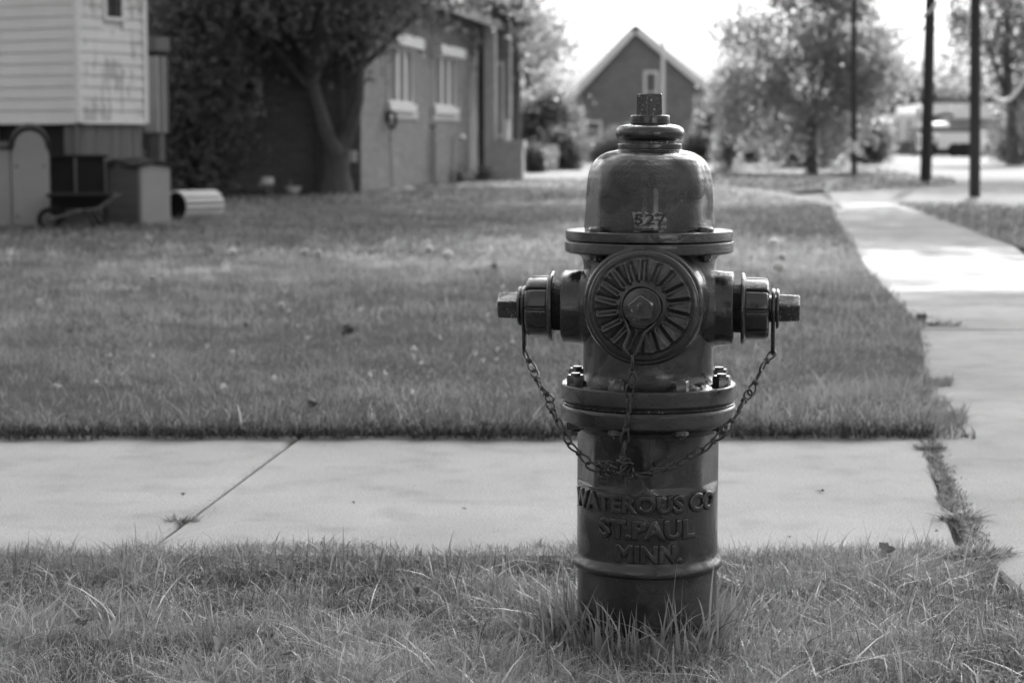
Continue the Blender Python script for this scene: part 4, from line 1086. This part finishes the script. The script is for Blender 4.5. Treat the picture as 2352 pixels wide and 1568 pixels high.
# dense dark shrub mass left of it
def bush(name, u, v, ru, h, label, m='leafd', n=9000, size=.11, Yd=None, group=None, cat='bush', ncl=120, spread=.18, stems=5, rd=None):
    q = G(u, v); k = q.y/4600
    o = thing(name, q, label, cat, 0, group)
    st_ = MB()
    for _ in range(stems):
        e = Vector((random.uniform(-.5, .5)*ru*k, random.uniform(-.3, .3), h*k*.7)); st_.tube(limb_path((e.x*.2, 0, -.02), e, .06, 4), [.05*min(1, h*k/2), .04*min(1, h*k/2), .03*min(1, h*k/2), .02*min(1, h*k/2), .01], 6)
    st_.build('stem', 'bark', o, 60)
    a = ru*k; hh_ = h*k; dd = rd or a*.7
    V, F, T = leaf_cloud(crown_centers([(0, 0, hh_*.5, a, dd, hh_*.52), (a*.2, 0, hh_*.75, a*.6, dd*.7, hh_*.33)], ncl, .45), spread, n, size)
    V[:, 2] = np.maximum(V[:, 2], .01)
    np_mesh('foliage', V, F, m, T, o); return o
bush('evergreen_shrub', 445, 452, 100, 470, 'tall dark dense shrub right of the playhouse', n=22000, size=.11, ncl=330, spread=.22, rd=1.3)

# foliage over the house's far end
q = G(1178, 407); k = q.y/4600
E = []
for (u, v, ru, rv, dY) in ((1120, 30, 110, 55, -2), (1240, 60, 75, 80, -1), (1180, -60, 170, 70, 0), (1275, 120, 35, 45, 0), (1050, 5, 75, 34, -6), (985, -10, 60, 24, -8), (1210, 135, 50, 45, 1)):
    p = P(u, v, q.y+dY)-q; E.append((p.x, p.y, p.z, ru*k, 1.6, rv*k))
tree('ash_tree', q, 'bright backlit tree overhanging the porch end of the brick house', 'tree', (2.6, .16, .12, (.05, 0)), [(-.8, -.5, 4.0), (.6, .2, 4.2), (0, .3, 5), (1.2, -2.5, 13), (.5, -2, 9)], E+[(.6, -3.0, 9.2, 4.4, 4.6, 2.0), (1.6, -4.5, 14, 4.2, 4.2, 2.2)], 760, 44000, .17, .3, 'leafl')  # last two crown lobes sit above the picture, added to shade the lawn
bush('laurel_bush', 1245, 384, 62, 150, 'dark rounded bush left of the gabled house', 'leafm', n=9000, size=.16, ncl=130, spread=.3)
bush('laurel_bush', 1292, 386, 26, 60, 'low dark bush at the left foot of the gabled house', n=4000, size=.14, ncl=60, spread=.25)
tree('birch_tree', G(1215, 374), 'mid grey tree rising between porch and gabled house', 'tree', (3, .2, .14, (0, 0)), [(-1.4, 0, 5), (.1, 0, 5.3)],
     [(-.5, 0, 4.4, 1.4, 1.4, 1.5), (-.2, 0, 3.2, 1.1, 1, 1.1), (-1.6, 0, 3.4, 1.2, 1, 1.4)], 120, 6000, .2, .35, 'leafm')
bush('juniper_bush', 1226, 398, 20, 50, 'narrow dark bush by the low porch wall', n=2500, size=.10, ncl=40, spread=.1)
for (u, n_, lb_) in ((1008, 60, 'spiky leaved plant at the foot of the vent pipe'), (1068, 70, 'spiky leaved plant near the far corner of the brick wall')):
    t, _ = bt(u, 415); p = BC+BD*t-BL*.35; spiky('spiky_plant', Vector((p.x, p.y, 0)), n_, .42, .035, lb_, 'plant', 'leafd', .9, .12, 'spiky plants along the brick wall')

# small masonry things beyond the porch
q = G(1215, 381); k = q.y/4600
o = thing('garage', q, 'pale low garage wall partly hidden beyond the porch', 'garage')
MB().box((-26*k, 0, 0), (24*k, 2.5, 77*k)).build('wall', 'lplastic', o)
MB().box((-28*k, -.1, 77*k), (26*k, 2.6, 84*k)).build('roof', 'mplastic', o)
MB().box((20*k, -.06, 0), (25*k, -.005, 80*k)).build('corner_post', 'stone', o)
q = G(1267, 389); k = q.y/4600
o = thing('gate_pier', q, 'short stone pier with pale cap left of the gabled house', 'pier')
MB().box((-14*k, -14*k, 0), (14*k, 14*k, 30*k)).build('shaft', 'stone', o); MB().box((-18*k, -18*k, 30*k), (18*k, 18*k, 41*k)).build('cap', 'white', o)
MB().box((-15*k, -15*k, 41*k), (15*k, 15*k, 56*k)).build('planter', 'stone', o)

# ------------------------------------------------------------------ gabled house, centre
YG = 80.0; kG = YG/4600
c0 = P(1470, 367, YG); gh = thing('gable_house', Vector((c0.x, YG, 0)), 'brick house whose pale edged gable faces the street behind the hydrant', 'house')
def gx(u): return (u-1470)*kG
def gz(v): return ZV(v, YG)
xl, xr, zpk, zsl, zsr = gx(1326), gx(1618), gz(66), gz(208), gz(200)
xp = gx(1457)
MB().prism([(xl, -.2), (xr, -.2), (xr, zsr), (xp, zpk), (xl, zsl)], 0, .3, 'y').build('wall', 'brick2', gh)
MB().box((xr-.3, .3, -.2), (xr, 9, zsr-.1)).box((xl, .3, -.2), (xl+.3, 9, zsl-.1)).build('side_wall', 'brick2', gh)
def slope(x0, z0, x1, z1, t, y0, y1, over):
    d = Vector((x1-x0, 0, z1-z0)); d.normalize(); n_ = Vector((-d.z, 0, d.x)); n_ = n_ if n_.z > 0 else -n_
    a = Vector((x0, 0, z0)); b = Vector((x1, 0, z1))+d*over
    return [(p.x, y, p.z) for y in (y0, y1) for p in (a, b, b+n_*t, a+n_*t)]
for s_, (x1, z1) in (('l', (xl, zsl)), ('r', (xr, zsr))):
    MB().add(slope(xp, zpk+.05, x1, z1+.05, .09, -.25, 9, .35), [(0,1,2,3), (7,6,5,4), (0,4,5,1), (1,5,6,2), (2,6,7,3), (3,7,4,0)]).build('roof', 'roof', gh)
    MB().add(slope(xp, zpk-.20, x1, z1-.20, .27, -.32, -.255, .35), [(0,1,2,3), (7,6,5,4), (0,4,5,1), (1,5,6,2), (2,6,7,3), (3,7,4,0)]).build('barge_board', 'white', gh)
def gwin(u0, u1, v0, v1, sash):
    x0, x1, z1, z0 = gx(u0), gx(u1), gz(v0), gz(v1); t = .11
    f_ = MB().box((x0, -.08, z0), (x0+t, -.002, z1)).box((x1-t, -.08, z0), (x1, -.002, z1)).box((x0+t, -.08, z0), (x1-t, -.002, z0+t)).box((x0+t, -.08, z1-t), (x1-t, -.002, z1)).build('window', 'trim', gh)
    MB().box((x0+t, -.03, z0+t), (x1-t, -.004, z1-t)).build('pane', 'mplastic', f_)
    MB().box((x0+t, -.06, (z0+z1)/2-.03), (x1-t, -.032, (z0+z1)/2+.03)).build('meeting_rail', 'trim', f_)
    MB().box((x0-.06, -.14, z0-.08), (x1+.06, -.002, z0-.005)).build('sill', 'stone', f_)
gwin(1477, 1510, 163, 262, 1); gwin(1343, 1383, 277, 322, 1)
MB().box((gx(1592), -.08, -.2), (gx(1597), -.002, gz(215))).box((gx(1604), -.08, -.2), (gx(1609), -.002, gz(210))).build('downpipe', 'stone', gh)
MB().box((gx(1326), -.05, -.1), (gx(1618), -.002, gz(345))).build('plinth', 'stone', gh)
q = G(1521, 380)
o = thing('flagpole', q, 'plain pale flagpole in front of the gabled house', 'flagpole')
MB().tube([(0, 0, 0), (0, 0, ZV(97, q.y))], [.07, .05], 10).build('pole', 'trim', o, 50)
MB().lathe([(0, -.05), (.06, 0), (0, .06)], 10, Matrix.Translation((0, 0, ZV(97, q.y)+.04))).build('finial', 'trim', o, 50)
bush('hedge', 1420, 372, 75, 62, 'dark hedge under the wall of the gabled house', n=4500, size=.15, ncl=70, spread=.2, cat='hedge')
bush('hedge', 1330, 371, 32, 24, 'low clipped hedge at the left of the gabled house', n=1800, size=.12, ncl=36, spread=.12, cat='hedge')
bush('yew_bush', 1645, 372, 32, 130, 'tall dark bush at the right corner of the gabled house', n=7000, size=.16, ncl=110, spread=.28)
bush('yew_bush', 1600, 373, 40, 55, 'low dark bush under the right end of the gabled house', n=3000, size=.14, ncl=50, spread=.2)

# ------------------------------------------------------------------ right hand side trees, poles, boxes
q = G(1866, 398); k = q.y/4600      # linden
E = []
for (u, v, ru, rv) in ((1850, 60, 140, 110), (1715, 115, 75, 50), (1690, 55, 60, 40), (2040, 190, 60, 45), (1680, 240, 50, 55), (2030, 120, 70, 30), (1740, 230, 105, 75), (1860, 200, 130, 110), (1975, 130, 85, 90), (1960, 260, 70, 70), (1840, -80, 150, 90), (1740, 300, 75, 30), (1940, -20, 90, 70), (1890, 310, 70, 45)):
    p = P(u, v, q.y+random.uniform(-.7, .7))-q; E.append((p.x, p.y, p.z, ru*k, 1.2, rv*k))
tree('linden_tree', q, 'broad leafy tree right of the hydrant behind the thin pole', 'tree', (1.5, .13, .07, (.0, .0)), [(-1.2, 0, 3.0), (1.1, .3, 3.2), (-.3, .4, 3.8), (.5, -.3, 4.2), (-1.6, -.2, 2.4)], E+[(0, 0, 1.1, .75, .8, .6)], 520, 29000, .125, .24, 'leafl')
q2 = q+Vector((.1, 2.2, 0))
bush('privet_bush', 1850, 386, 75, 115, 'dark bush at the foot of the leafy tree', n=6500, size=.13, ncl=110, spread=.24)
bush('privet_bush', 1985, 377, 45, 85, 'dark bush right of the thin pole', n=5000, size=.15, ncl=80, spread=.24)
bush('privet_bush', 1700, 376, 50, 75, 'dark bush left of the pale cabinet', n=4500, size=.15, ncl=80, spread=.24)
bush('willow_shrub', 1672, 388, 22, 105, 'pale drooping shrub beside the gabled house lawn', 'leafl', n=1700, size=.12, ncl=45, spread=.14, cat='shrub')
bush('willow_shrub', 2020, 371, 17, 85, 'slim pale leaved shrub at the edge of the road', 'leafl', n=1500, size=.16, ncl=40, spread=.18, cat='shrub')
for (u, v, w, h, m_, lb_) in ((1748, 372, 23, 33, 'lplastic', 'pale low utility cabinet under the leafy tree'), (1800, 373, 31, 39, 'mplastic', 'wider grey utility cabinet under the leafy tree')):
    q = G(u, v); k = q.y/4600
    o = thing('utility_cabinet', q, lb_, 'utility box', 0, 'utility cabinets under the tree')
    MB().box((-w*k, 0, .08), (w*k, .7, h*k)).build('body', m_, o); MB().box((-w*k-.02, -.03, h*k+.002), (w*k+.02, .73, h*k+.05)).build('lid', m_, o); MB().box((-w*k*.95, .02, 0), (w*k*.95, .68, .08)).build('plinth', 'stone', o)
    MB().box((-.02, -.02, .3), (.0, -.002, .42)).build('latch', 'metal', o)
def pole(u, v, wpx, h, lean, label, extra=None, group=None):
    q = G(u, v); k = q.y/4600
    o = thing('utility_pole', q, label, 'utility pole', 0, 'utility poles along the street')
    MB().tube([(0, 0, -.1), (lean*.3, 0, h*.3), (lean, 0, h)], [wpx*k*.5, wpx*k*.47, wpx*k*.36], 16).build('shaft', 'pole', o, 60)
    return o, q, k
o, q1, k1 = pole(2239, 450, 26, 7.5, -.14, 'nearest and thickest utility pole beside the driveway')
MB().box((-.8, -.05, 6.6), (.7, .05, 6.72)).build('crossarm', 'pole', o)
o, q2, k2 = pole(2126, 418, 27, 8.0, .05, 'second utility pole standing in the grass island')
MB().tube([(0.1, 0, ZV(270, q2.y)), (.35, 0, ZV(262, q2.y)), (.5, 0, ZV(266, q2.y))], .03, 8).build('bracket', 'dplastic', o, 50)
for zz1, (a, b) in zip((ZV(262, q2.y), ZV(298, q2.y), ZV(325, q2.y)), ((.07, .22), (.05, .13), (.07, .22))):
    MB().box((-.20, -.03, zz1-b/2), (-.20+a, .03, zz1+b/2)).build('tag', 'white', o)
o, q3, k3 = pole(1962, 404, 13, 9.0, -.18, 'thin pole with pale band in front of the leafy tree')
MB().lathe([(.085, ZV(350, q3.y)), (.085, ZV(325, q3.y))], 12).build('band', 'white', o, 50)
# cables
def cable(pts, r, label, m='trim'):
    o = MB().tube(catmull(pts, 8), r, 8).build('cable', m, None, 60); return tag(o, label, 'cable')
cable([P(2248, 120, q1.y), P(2254, 170, q1.y), P(2270, 210, q1.y), P(2300, 231, q1.y), P(2325, 222, q1.y), P(2352, 185, q1.y), P(2400, 90, q1.y-.3), P(2440, -20, q1.y-.5)], .028, 'thick pale cable drooping in a loop from the nearest pole')
cable([P(1955, 50, q3.y), P(2010, 65, 47), P(2060, 66, 44), P(2128, 32, q2.y), P(2160, 0, 36), P(2300, -120, 32)], .028, 'upper pale cable sagging between the thin pole and the second pole')
cable([P(1955, 110, q3.y), P(2005, 122, 47), P(2060, 104, 44), P(2128, 60, q2.y)], .030, 'lower pale cable sagging between the thin pole and the second pole')

q = G(2330, 378); k = q.y/4600
E = []
for (u, v, ru, rv) in ((2260, 60, 70, 70), (2330, 20, 60, 70), (2400, 80, 80, 110), (2230, 150, 45, 50), (2340, 150, 60, 60), (2350, 270, 45, 60), (2260, -60, 100, 60), (2205, 60, 30, 60), (2420, 220, 60, 80)):
    p = P(u, v, q.y+random.uniform(-1, 1))-q; E.append((p.x, p.y, p.z, ru*k, 1.5, rv*k))
tree('elm_tree', q, 'open branched tree at the right edge of the view', 'tree', (1.9, .24, .15, (-.15, 0)), [(-1.4, 0, 4.6), (-.2, .2, 5.4), (.9, 0, 5.2), (-.9, 0, 6.2)], E, 240, 12000, .17, .30, 'leafm')
bush('lilac_bush', 2345, 374, 55, 110, 'dark bush round the trunk of the right edge tree', n=5000, size=.16, ncl=80, spread=.3)
bush('lilac_bush', 2310, 372, 22, 38, 'small pale bush in front of the white camper', 'leafl', n=1500, size=.13, ncl=30, spread=.15)
# row of far trees behind the buildings
for i, (u, w, top, m_, lb_) in enumerate(((1690, 60, 250, 'leafm', 'faint far tree just right of the gabled house'), (2090, 70, 150, 'leafm', 'far round tree behind the long white building'),
                              (2190, 60, 215, 'leafm', 'low far tree between the two thick poles'), (2290, 60, 205, 'leafm', 'far tree behind the camper'), (2030, 45, 215, 'leafm', 'far tree at the left end of the white building'), (2150, 60, 232, 'leafm', 'lowest far tree over the white roof'))):
    q = Vector(((u-1176)/4600*125, 125, 0)); k = 125/4600; hgt = ZV(top, 125)
    tree('far_tree', q, lb_, 'tree', (hgt*.45, .3, .2, (0, 0)), [(0, 0, hgt*.7)], [(0, 0, hgt*.62, w*k, 2, hgt*.36)], 60, 1900, .42, .6, m_, 'far trees behind the buildings')

# long white building, trailer, camper at the far side of the road
YW = 108.0; k = YW/4600
o = thing('long_building', Vector(((2160-1176)*k, YW, 0)), 'long pale flat roofed building across the road', 'building')
def bx_(u): return (u-2160)*k
def bz_(v): return ZV(v, YW)
MB().box((bx_(2034), 0, 0), (bx_(2420), 8, bz_(262))).build('wall', 'siding', o)
MB().box((bx_(2120), -.8, bz_(272)), (bx_(2420), 8.4, bz_(238))).build('roof', 'white', o)
MB().box((bx_(2122), -.05, bz_(300)), (bx_(2420), -.005, bz_(274))).build('fascia', 'lplastic', o)
MB().box((bx_(2030), -.3, 0), (bx_(2112), -.005, bz_(325))).build('plinth', 'mplastic', o)
for uu in (2052, 2080): MB().box((bx_(uu), -.05, bz_(322)), (bx_(uu+6), -.006, bz_(275))).build('door', 'lplastic', o)
YT = 96.0; k = YT/4600
def vx(u): return (u-2170)*k
def vz(v): return ZV(v, YT)
o = thing('canopy', Vector(((2170-1176)*k, YT+3, 0)), 'sunlit flat canopy above the parked trailer', 'canopy')
MB().box((vx(2118), -.4, vz(303)), (vx(2290), 1.5, vz(294))).build('beam', 'mplastic', o)
MB().add([(vx(2148), -.9, vz(293)), (vx(2196), -.9, vz(290)), (vx(2196), 1.5, vz(287)), (vx(2148), 1.5, vz(290)), (vx(2148), -.9, vz(284)), (vx(2196), -.9, vz(281)), (vx(2196), 1.5, vz(279)), (vx(2148), 1.5, vz(283))],
         [(0,3,2,1), (4,5,6,7), (0,1,5,4), (1,2,6,5), (2,3,7,6), (3,0,4,7)]).build('roof_highlight', 'white', o)  # white slab stands in for the bright highlight on the canopy roof
for uu in (2120, 2286): MB().box((vx(uu), 0, 0), (vx(uu)+.12, .12, vz(303))).build('post', 'mplastic', o)
o = thing('box_trailer', Vector(((2170-1176)*k, YT, 0)), 'white box trailer with dark running gear parked between the poles', 'trailer')
MB().box((vx(2150), 0, vz(342)), (vx(2232), 2.2, vz(306))).build('body', 'trim', o)
MB().box((vx(2118), .1, vz(345)), (vx(2146), 1.8, vz(308))).build('cab', 'trim', o)
MB().box((vx(2124), .06, vz(322)), (vx(2142), .098, vz(312))).build('windscreen', 'lplastic', o)
MB().box((vx(2122), .2, vz(355)), (vx(2230), 1.9, vz(343))).build('chassis', 'dark', o)
wm = MB().lathe([(0, -.12), (.3, -.12), (.34, -.06), (.34, .06), (.3, .12), (0, .12)], 18, Matrix.Rotation(math.pi/2, 4, 'X')).build('wheel', 'dplastic', o, 40)
for i, uu in enumerate((2134, 2188, 2206, 2220)):
    w_ = wm if i == 0 else dup(wm, o); w_.location = (vx(uu), .1, .34)
o = thing('camper_van', Vector(((2298-1176)*k, YT, 0)), 'white rounded camper parked right of the nearest pole', 'camper')
def cx_(u): return (u-2298)*k
MB().prism([(cx_(2262), vz(350)), (cx_(2326), vz(350)), (cx_(2328), vz(335)), (cx_(2322), vz(315)), (cx_(2308), vz(304)), (cx_(2262), vz(300))], 0, 2.0, 'y').build('body', 'trim', o)
for uu, w_ in ((2270, 6), (2296, 7)): MB().box((cx_(uu), -.03, vz(322)), (cx_(uu+w_), -.002, vz(308))).build('window', 'dplastic', o)
MB().box((cx_(2290), -.04, vz(343)), (cx_(2312), -.002, vz(338))).build('trim_panel', 'dplastic', o)
wm = MB().lathe([(0, -.12), (.3, -.12), (.34, -.06), (.34, .06), (.3, .12), (0, .12)], 18, Matrix.Rotation(math.pi/2, 4, 'X')).build('wheel', 'dplastic', o, 40)
for i, uu in enumerate((2274, 2314)):
    w_ = wm if i == 0 else dup(wm, o); w_.location = (cx_(uu), .05, .34)

# ------------------------------------------------------------------ street trees that stand outside the view and shade the foreground
def shade_tree(x, y, cx, cy, h, r, rz_, n, label, size=.22):
    """trunk at x, y; the crown leans out to cx, cy"""
    dx, dy = cx-x, cy-y
    tree('street_tree', Vector((x, y, 0)), label, 'tree', (h-rz_*1.2, .26, .18, (dx*.25, dy*.25)), [(dx+r*.5, dy, h), (dx-r*.5, dy+.3, h), (dx, dy+r*.5, h+.5), (dx+.2, dy-r*.5, h), (dx, dy, h+rz_*.8)],
         [(dx, dy, h, r, r, rz_), (dx+r*.3, dy+r*.2, h+rz_*.4, r*.6, r*.6, rz_*.7)], int(n/22), n, size, .55, 'leafl', 'street trees beyond the picture edge', shell=.2)
SH = [(8.8, 23.4, 6.3, 23.6, 15.2, 4.3, 2.4, 27000, 'street tree nearest the sidewalk on the right'),
      (9.4, 27.8, 4.6, 27.6, 15.6, 4.2, 2.4, 16000, 'street tree whose crown reaches out over the lawn'),
      (-6.2, 15.0, -4.6, 18.0, 9.5, 4.6, 2.6, 20000, 'garden tree left of the playhouse'),
      (10.6, 30.0, 7.6, 31.0, 9.0, 3.8, 2.4, 14000, 'second street tree along the right plot'),
      (15.0, 48.0, 11.5, 48.0, 9.5, 5.5, 2.6, 14000, 'third street tree beside the far road')]
for s_ in SH: shade_tree(*s_)
# unseen houses and trees added behind the viewer to darken the glossy hydrant's reflections
for (x, y, w, d, h, m_, lb_) in ((-9.5, -17, 12, 8, 4.6, 'brick', 'added brick house, unseen behind the viewer, left'), (9.5, -19, 11, 8, 4.2, 'siding', 'added pale clad house, unseen behind the viewer, right')):
    o = thing('house', Vector((x, y, 0)), lb_, 'house')
    MB().box((-w/2, -d, 0), (w/2, 0, h)).build('wall', m_, o)
    MB().add([(-w/2-.5, -d-.5, h), (w/2+.5, -d-.5, h), (w/2+.5, .5, h), (-w/2-.5, .5, h), (-w/2-.5, -d/2, h+2.8), (w/2+.5, -d/2, h+2.8)], [(0,3,2,1), (0,1,5,4), (2,3,4,5), (0,4,3), (1,2,5)]).build('roof', 'roof', o)
    for kk in (-.3, .28):
        f_ = MB().box((w*kk-.6, .002, 1.2), (w*kk+.6, .06, 2.5)).build('window', 'white', o); MB().box((w*kk-.5, .062, 1.3), (w*kk+.5, .07, 2.4)).build('pane', 'glass', f_)
tree('unseen_tree', Vector((1.2, -13, 0)), 'added tree between the two houses, unseen behind the viewer', 'tree', (2.6, .3, .2, (0, 0)), [(-1.5, 0, 5), (1.5, 0, 5), (0, 0, 6.5)], [(0, 0, 5.6, 3.0, 3.0, 3.0)], 260, 7000, .3, .4, 'leafd')
tree('unseen_tree', Vector((-16, -10, 0)), 'added tall tree far left, unseen behind the viewer', 'tree', (2.6, .3, .2, (0, 0)), [(-1.5, 0, 5), (1.5, 0, 5), (0, 0, 6.5)], [(0, 0, 6.6, 3.6, 3.6, 4.0)], 260, 7000, .34, .4, 'leafd')

# ------------------------------------------------------------------ small things on the lawn and the walk
dand = [(340, 549, 1), (489, 567, 2), (535, 580, 1), (700, 579, 1), (731, 583, 1), (948, 576, 2), (985, 573, 1), (1029, 585, 0), (352, 639, 2), (1789, 612, 0), (1777, 557, 0), (1797, 590, 1), (646, 702, 2)]
names = ['leftmost pale seed head on the lawn near the deck box', 'thin seed stalk left of the paired seed heads', 'white seed head on the lawn right of the slat roll', 'seed head left of the bright grass streak', 'seed head touching the bright grass streak',
         'tall seed stalk left of the hydrant bonnet flange', 'small seed head on a tall stalk near the middle of the lawn', 'large round seed head left of the hydrant', 'small seed head low on the left lawn', 'large seed head on the lawn just right of the side nozzle',
         'upper white seed head in the sunny strip right of the hydrant', 'fuzzy seed head above the large one right of the hydrant', 'bare seed stalk in the middle of the left lawn']
for (u, v, kind_), lb_ in zip(dand, names):
    hz = .15 if kind_ != 2 else .22
    q = G(u, v, hz); o = thing('dandelion', Vector((q.x, q.y, 0)), lb_, 'dandelion', 0, 'dandelion seed heads on the lawn')
    MB().tube([(0, 0, 0), (.006, 0, hz*.6), (0, 0, hz)], .0028, 6).build('stalk', 'deadl', o, 60)
    r_ = (.028, .021, .009)[kind_]
    d = rng.normal(0, 1, (160, 3)); d /= np.linalg.norm(d, axis=1, keepdims=True)
    V, F, T = leaf_cloud(d*r_*.8+np.array([0, 0, hz]), r_*.12, 700, .011)
    np_mesh('seed_head', V, F, 'fluff', T, o)
cl = []
n = 40; uu = rng.uniform(60, 1250, n); vv = rng.uniform(640, 900, n)
pts = [G(u, v, .06) for u, v in zip(uu, vv)]
V, F, T = leaf_cloud([tuple(p) for p in pts], .004, 480, .008)
tag(np_mesh('clover_blossom', V, F, 'fluff', T), 'scattered tiny white clover blossoms in the lawn', 'clover')['kind'] = 'stuff'
def dead_leaf(u, v, s, z, m, label, tilt=1.0, rz_=0.0, name='dead_leaf', ph=0.0):
    q = G(u, v, z); vs = [(0, 0, 0)]; n_ = 14; s = s*.7
    for i in range(n_):
        a = 2*math.pi*i/n_; r = s*(.72+.2*math.cos(a*3+ph)+.12*math.cos(a*5))*(1 if i % 2 else .85)
        vs.append((r*math.cos(a), r*math.sin(a), .25*s*math.sin(2*a+ph)+.12*s*math.cos(3*a)))
    o = MB().add(vs, [(0, i+1, (i+1) % n_+1) for i in range(n_)]); st_ = [(s*.6, 0, 0), (s*1.4, .1*s, .1*s)]
    o.tube(st_, s*.04, 5)
    ob = o.build(name, m, None); ob.location = q; ob.rotation_euler = (tilt, 0, rz_)
    return tag(ob, label, 'leaf', 'dead leaves')
dl = [(716, 928, .026, .05, 'dead', 'dark curled leaf near the front edge of the lawn', 1.2, .3), (797, 757, .045, .06, 'dead', 'large grey leaf standing in the middle lawn', 1.3, 0), (560, 745, .030, .05, 'dead', 'dark leaf in the lawn left of the large grey leaf', 1.0, 1),
      (158, 758, .028, .05, 'dead', 'dark leaf low on the far left lawn', .9, 1), (70, 706, .026, .05, 'dead', 'small dark leaf near the left picture edge', 1.2, 2), (1137, 612, .045, .05, 'dead', 'dark leaf in the lawn above the left cap nut', 1.2, .5),
      (2118, 730, .05, .05, 'dead', 'dark upright leaf where the lawn meets the sidewalk joint', 1.4, .2), (1780, 972, .014, .03, 'deadl', 'pale scrap on the lawn edge right of the flange', 1.0, .5), (1822, 982, .02, .03, 'deadl', 'flat pale leaf on the lawn edge beside the scrap', .4, .5),
      (2035, 1262, .030, .035, 'deadl', 'pale leaf standing upright in the verge grass', 1.5, .3), (505, 1475, .026, .03, 'deadl', 'leaf half sunk in the verge grass at lower left', 1.2, .6), (950, 1355, .020, .035, 'dead', 'dark curled leaf in the verge left of the hydrant', .6, 1.0),
      (188, 1425, .020, .02, 'dead', 'dark leaf in the verge at the left', .5, .2), (670, 1500, .022, .03, 'deadl', 'pale folded leaf flat in the near verge', .3, 2.2)]
for i, (u, v, s, z, m_, lb_, ti, rz_) in enumerate(dl): dead_leaf(u, v, s, z, m_, lb_, ti, rz_, ph=i*.7)
for i, (u, v, s, lb_) in enumerate(((418, 1133, .011, 'thin dark leaf scrap on the left slab near the joint'), (810, 1153, .010, 'dark fleck on the slab right of the joint'), (1067, 1167, .010, 'dark fleck on the slab left of the hydrant'),
                   (1885, 1126, .014, 'curled dark scrap on the slab right of the hydrant'), (1812, 1232, .008, 'small fleck by the grass edge right of the hydrant'), (2150, 1218, .008, 'small fleck near the right end of the slab'))):
    dead_leaf(u, v, s, .005, 'dead', lb_, .25, i*1.1, 'leaf_scrap', i)
dead_leaf(951, 1114, .006, .006, 'deadl', 'tiny bright scrap on the slab left of the hydrant', .2, 0, 'leaf_scrap', 2)
# weeds in the joints
def tuft(u, v, n_, h, w, sp, label, lean=1.2, m='blade', sxy=(1, .3)):
    q = G(u, v); a = rng.uniform(0, 2*np.pi, n_); r = rng.random(n_)**.7*sp
    V, F, T = blade_arrays(np.cos(a)*r*sxy[0], np.sin(a)*r*sxy[1], np.full(n_, -.004), rng.uniform(.4, 1, n_)*h, rng.uniform(.6, 1.2, n_)*w, a+rng.normal(0, .5, n_), np.abs(rng.normal(lean, .5, n_)), rng.uniform(0, 3.14, n_), np.clip(rng.normal(.4, .2, n_), 0, 1), 3)
    o = np_mesh('weed_tuft', V, F, m, T); o.location = q
    return tag(o, label, 'weed', 'weeds in the sidewalk joints')
tuft(418, 1196, 150, .030, .0022, .035, 'weed tuft in the joint between the two front slabs')
tuft(2135, 1030, 260, .035, .004, .05, 'leafy weed at the far end of the gap between walk and side path', sxy=(.7, .7))
tuft(2150, 748, 160, .06, .006, .12, 'dark weed in the joint across the side path', sxy=(1, .2))
tuft(2163, 1100, 240, .022, .003, .12, 'thin line of weeds along the upper gap', .8, sxy=(.10, 1))
tuft(2172, 1160, 200, .024, .003, .09, 'thin line of weeds along the middle gap', .8, sxy=(.12, 1))
tuft(2205, 1192, 190, .045, .0026, .045, 'spreading grass weed in the middle of the gap', 1.6)
tuft(2238, 1275, 420, .032, .004, .075, 'leafy mat weed at the near end of the gap', 1.2, sxy=(1, .5))
tuft(2130, 880, 320, .05, .006, .10, 'dark leafy weed on the lawn corner by the side path', .9, sxy=(.8, 1))
MB().prism([(E0.x+.005, E0.y+.05), (E1.x+.0, E1.y-.3), (E1.x+.04, E1.y-.3), (E0.x+.06, E0.y+.05)], -.03, -.003).build('gap_soil', 'soil')['kind'] = 'structure'

n = 5200; t = rng.random(n)
gx0, gy0, gx1, gy1 = E0.x+.014, E0.y+.05, E1.x+.004, E1.y-.25
wv = .010+.018*np.abs(np.sin(t*17+2*np.sin(t*31)))
V, F, T = blade_arrays(gx0+(gx1-gx0)*t+rng.normal(0, 1, n)*wv*.55, gy0+(gy1-gy0)*t, np.full(n, -.006), rng.uniform(.006, .022, n), rng.uniform(.0015, .0032, n), rng.uniform(0, 6.28, n),
                       np.abs(rng.normal(.9, .5, n)), rng.uniform(0, 3.14, n), np.clip(rng.normal(.35, .2, n), 0, 1), 3)
tag(np_mesh('joint_weeds', V, F, 'blade', T), 'low weeds and moss filling the gap at the end of the front walk', 'weeds')['kind'] = 'stuff'
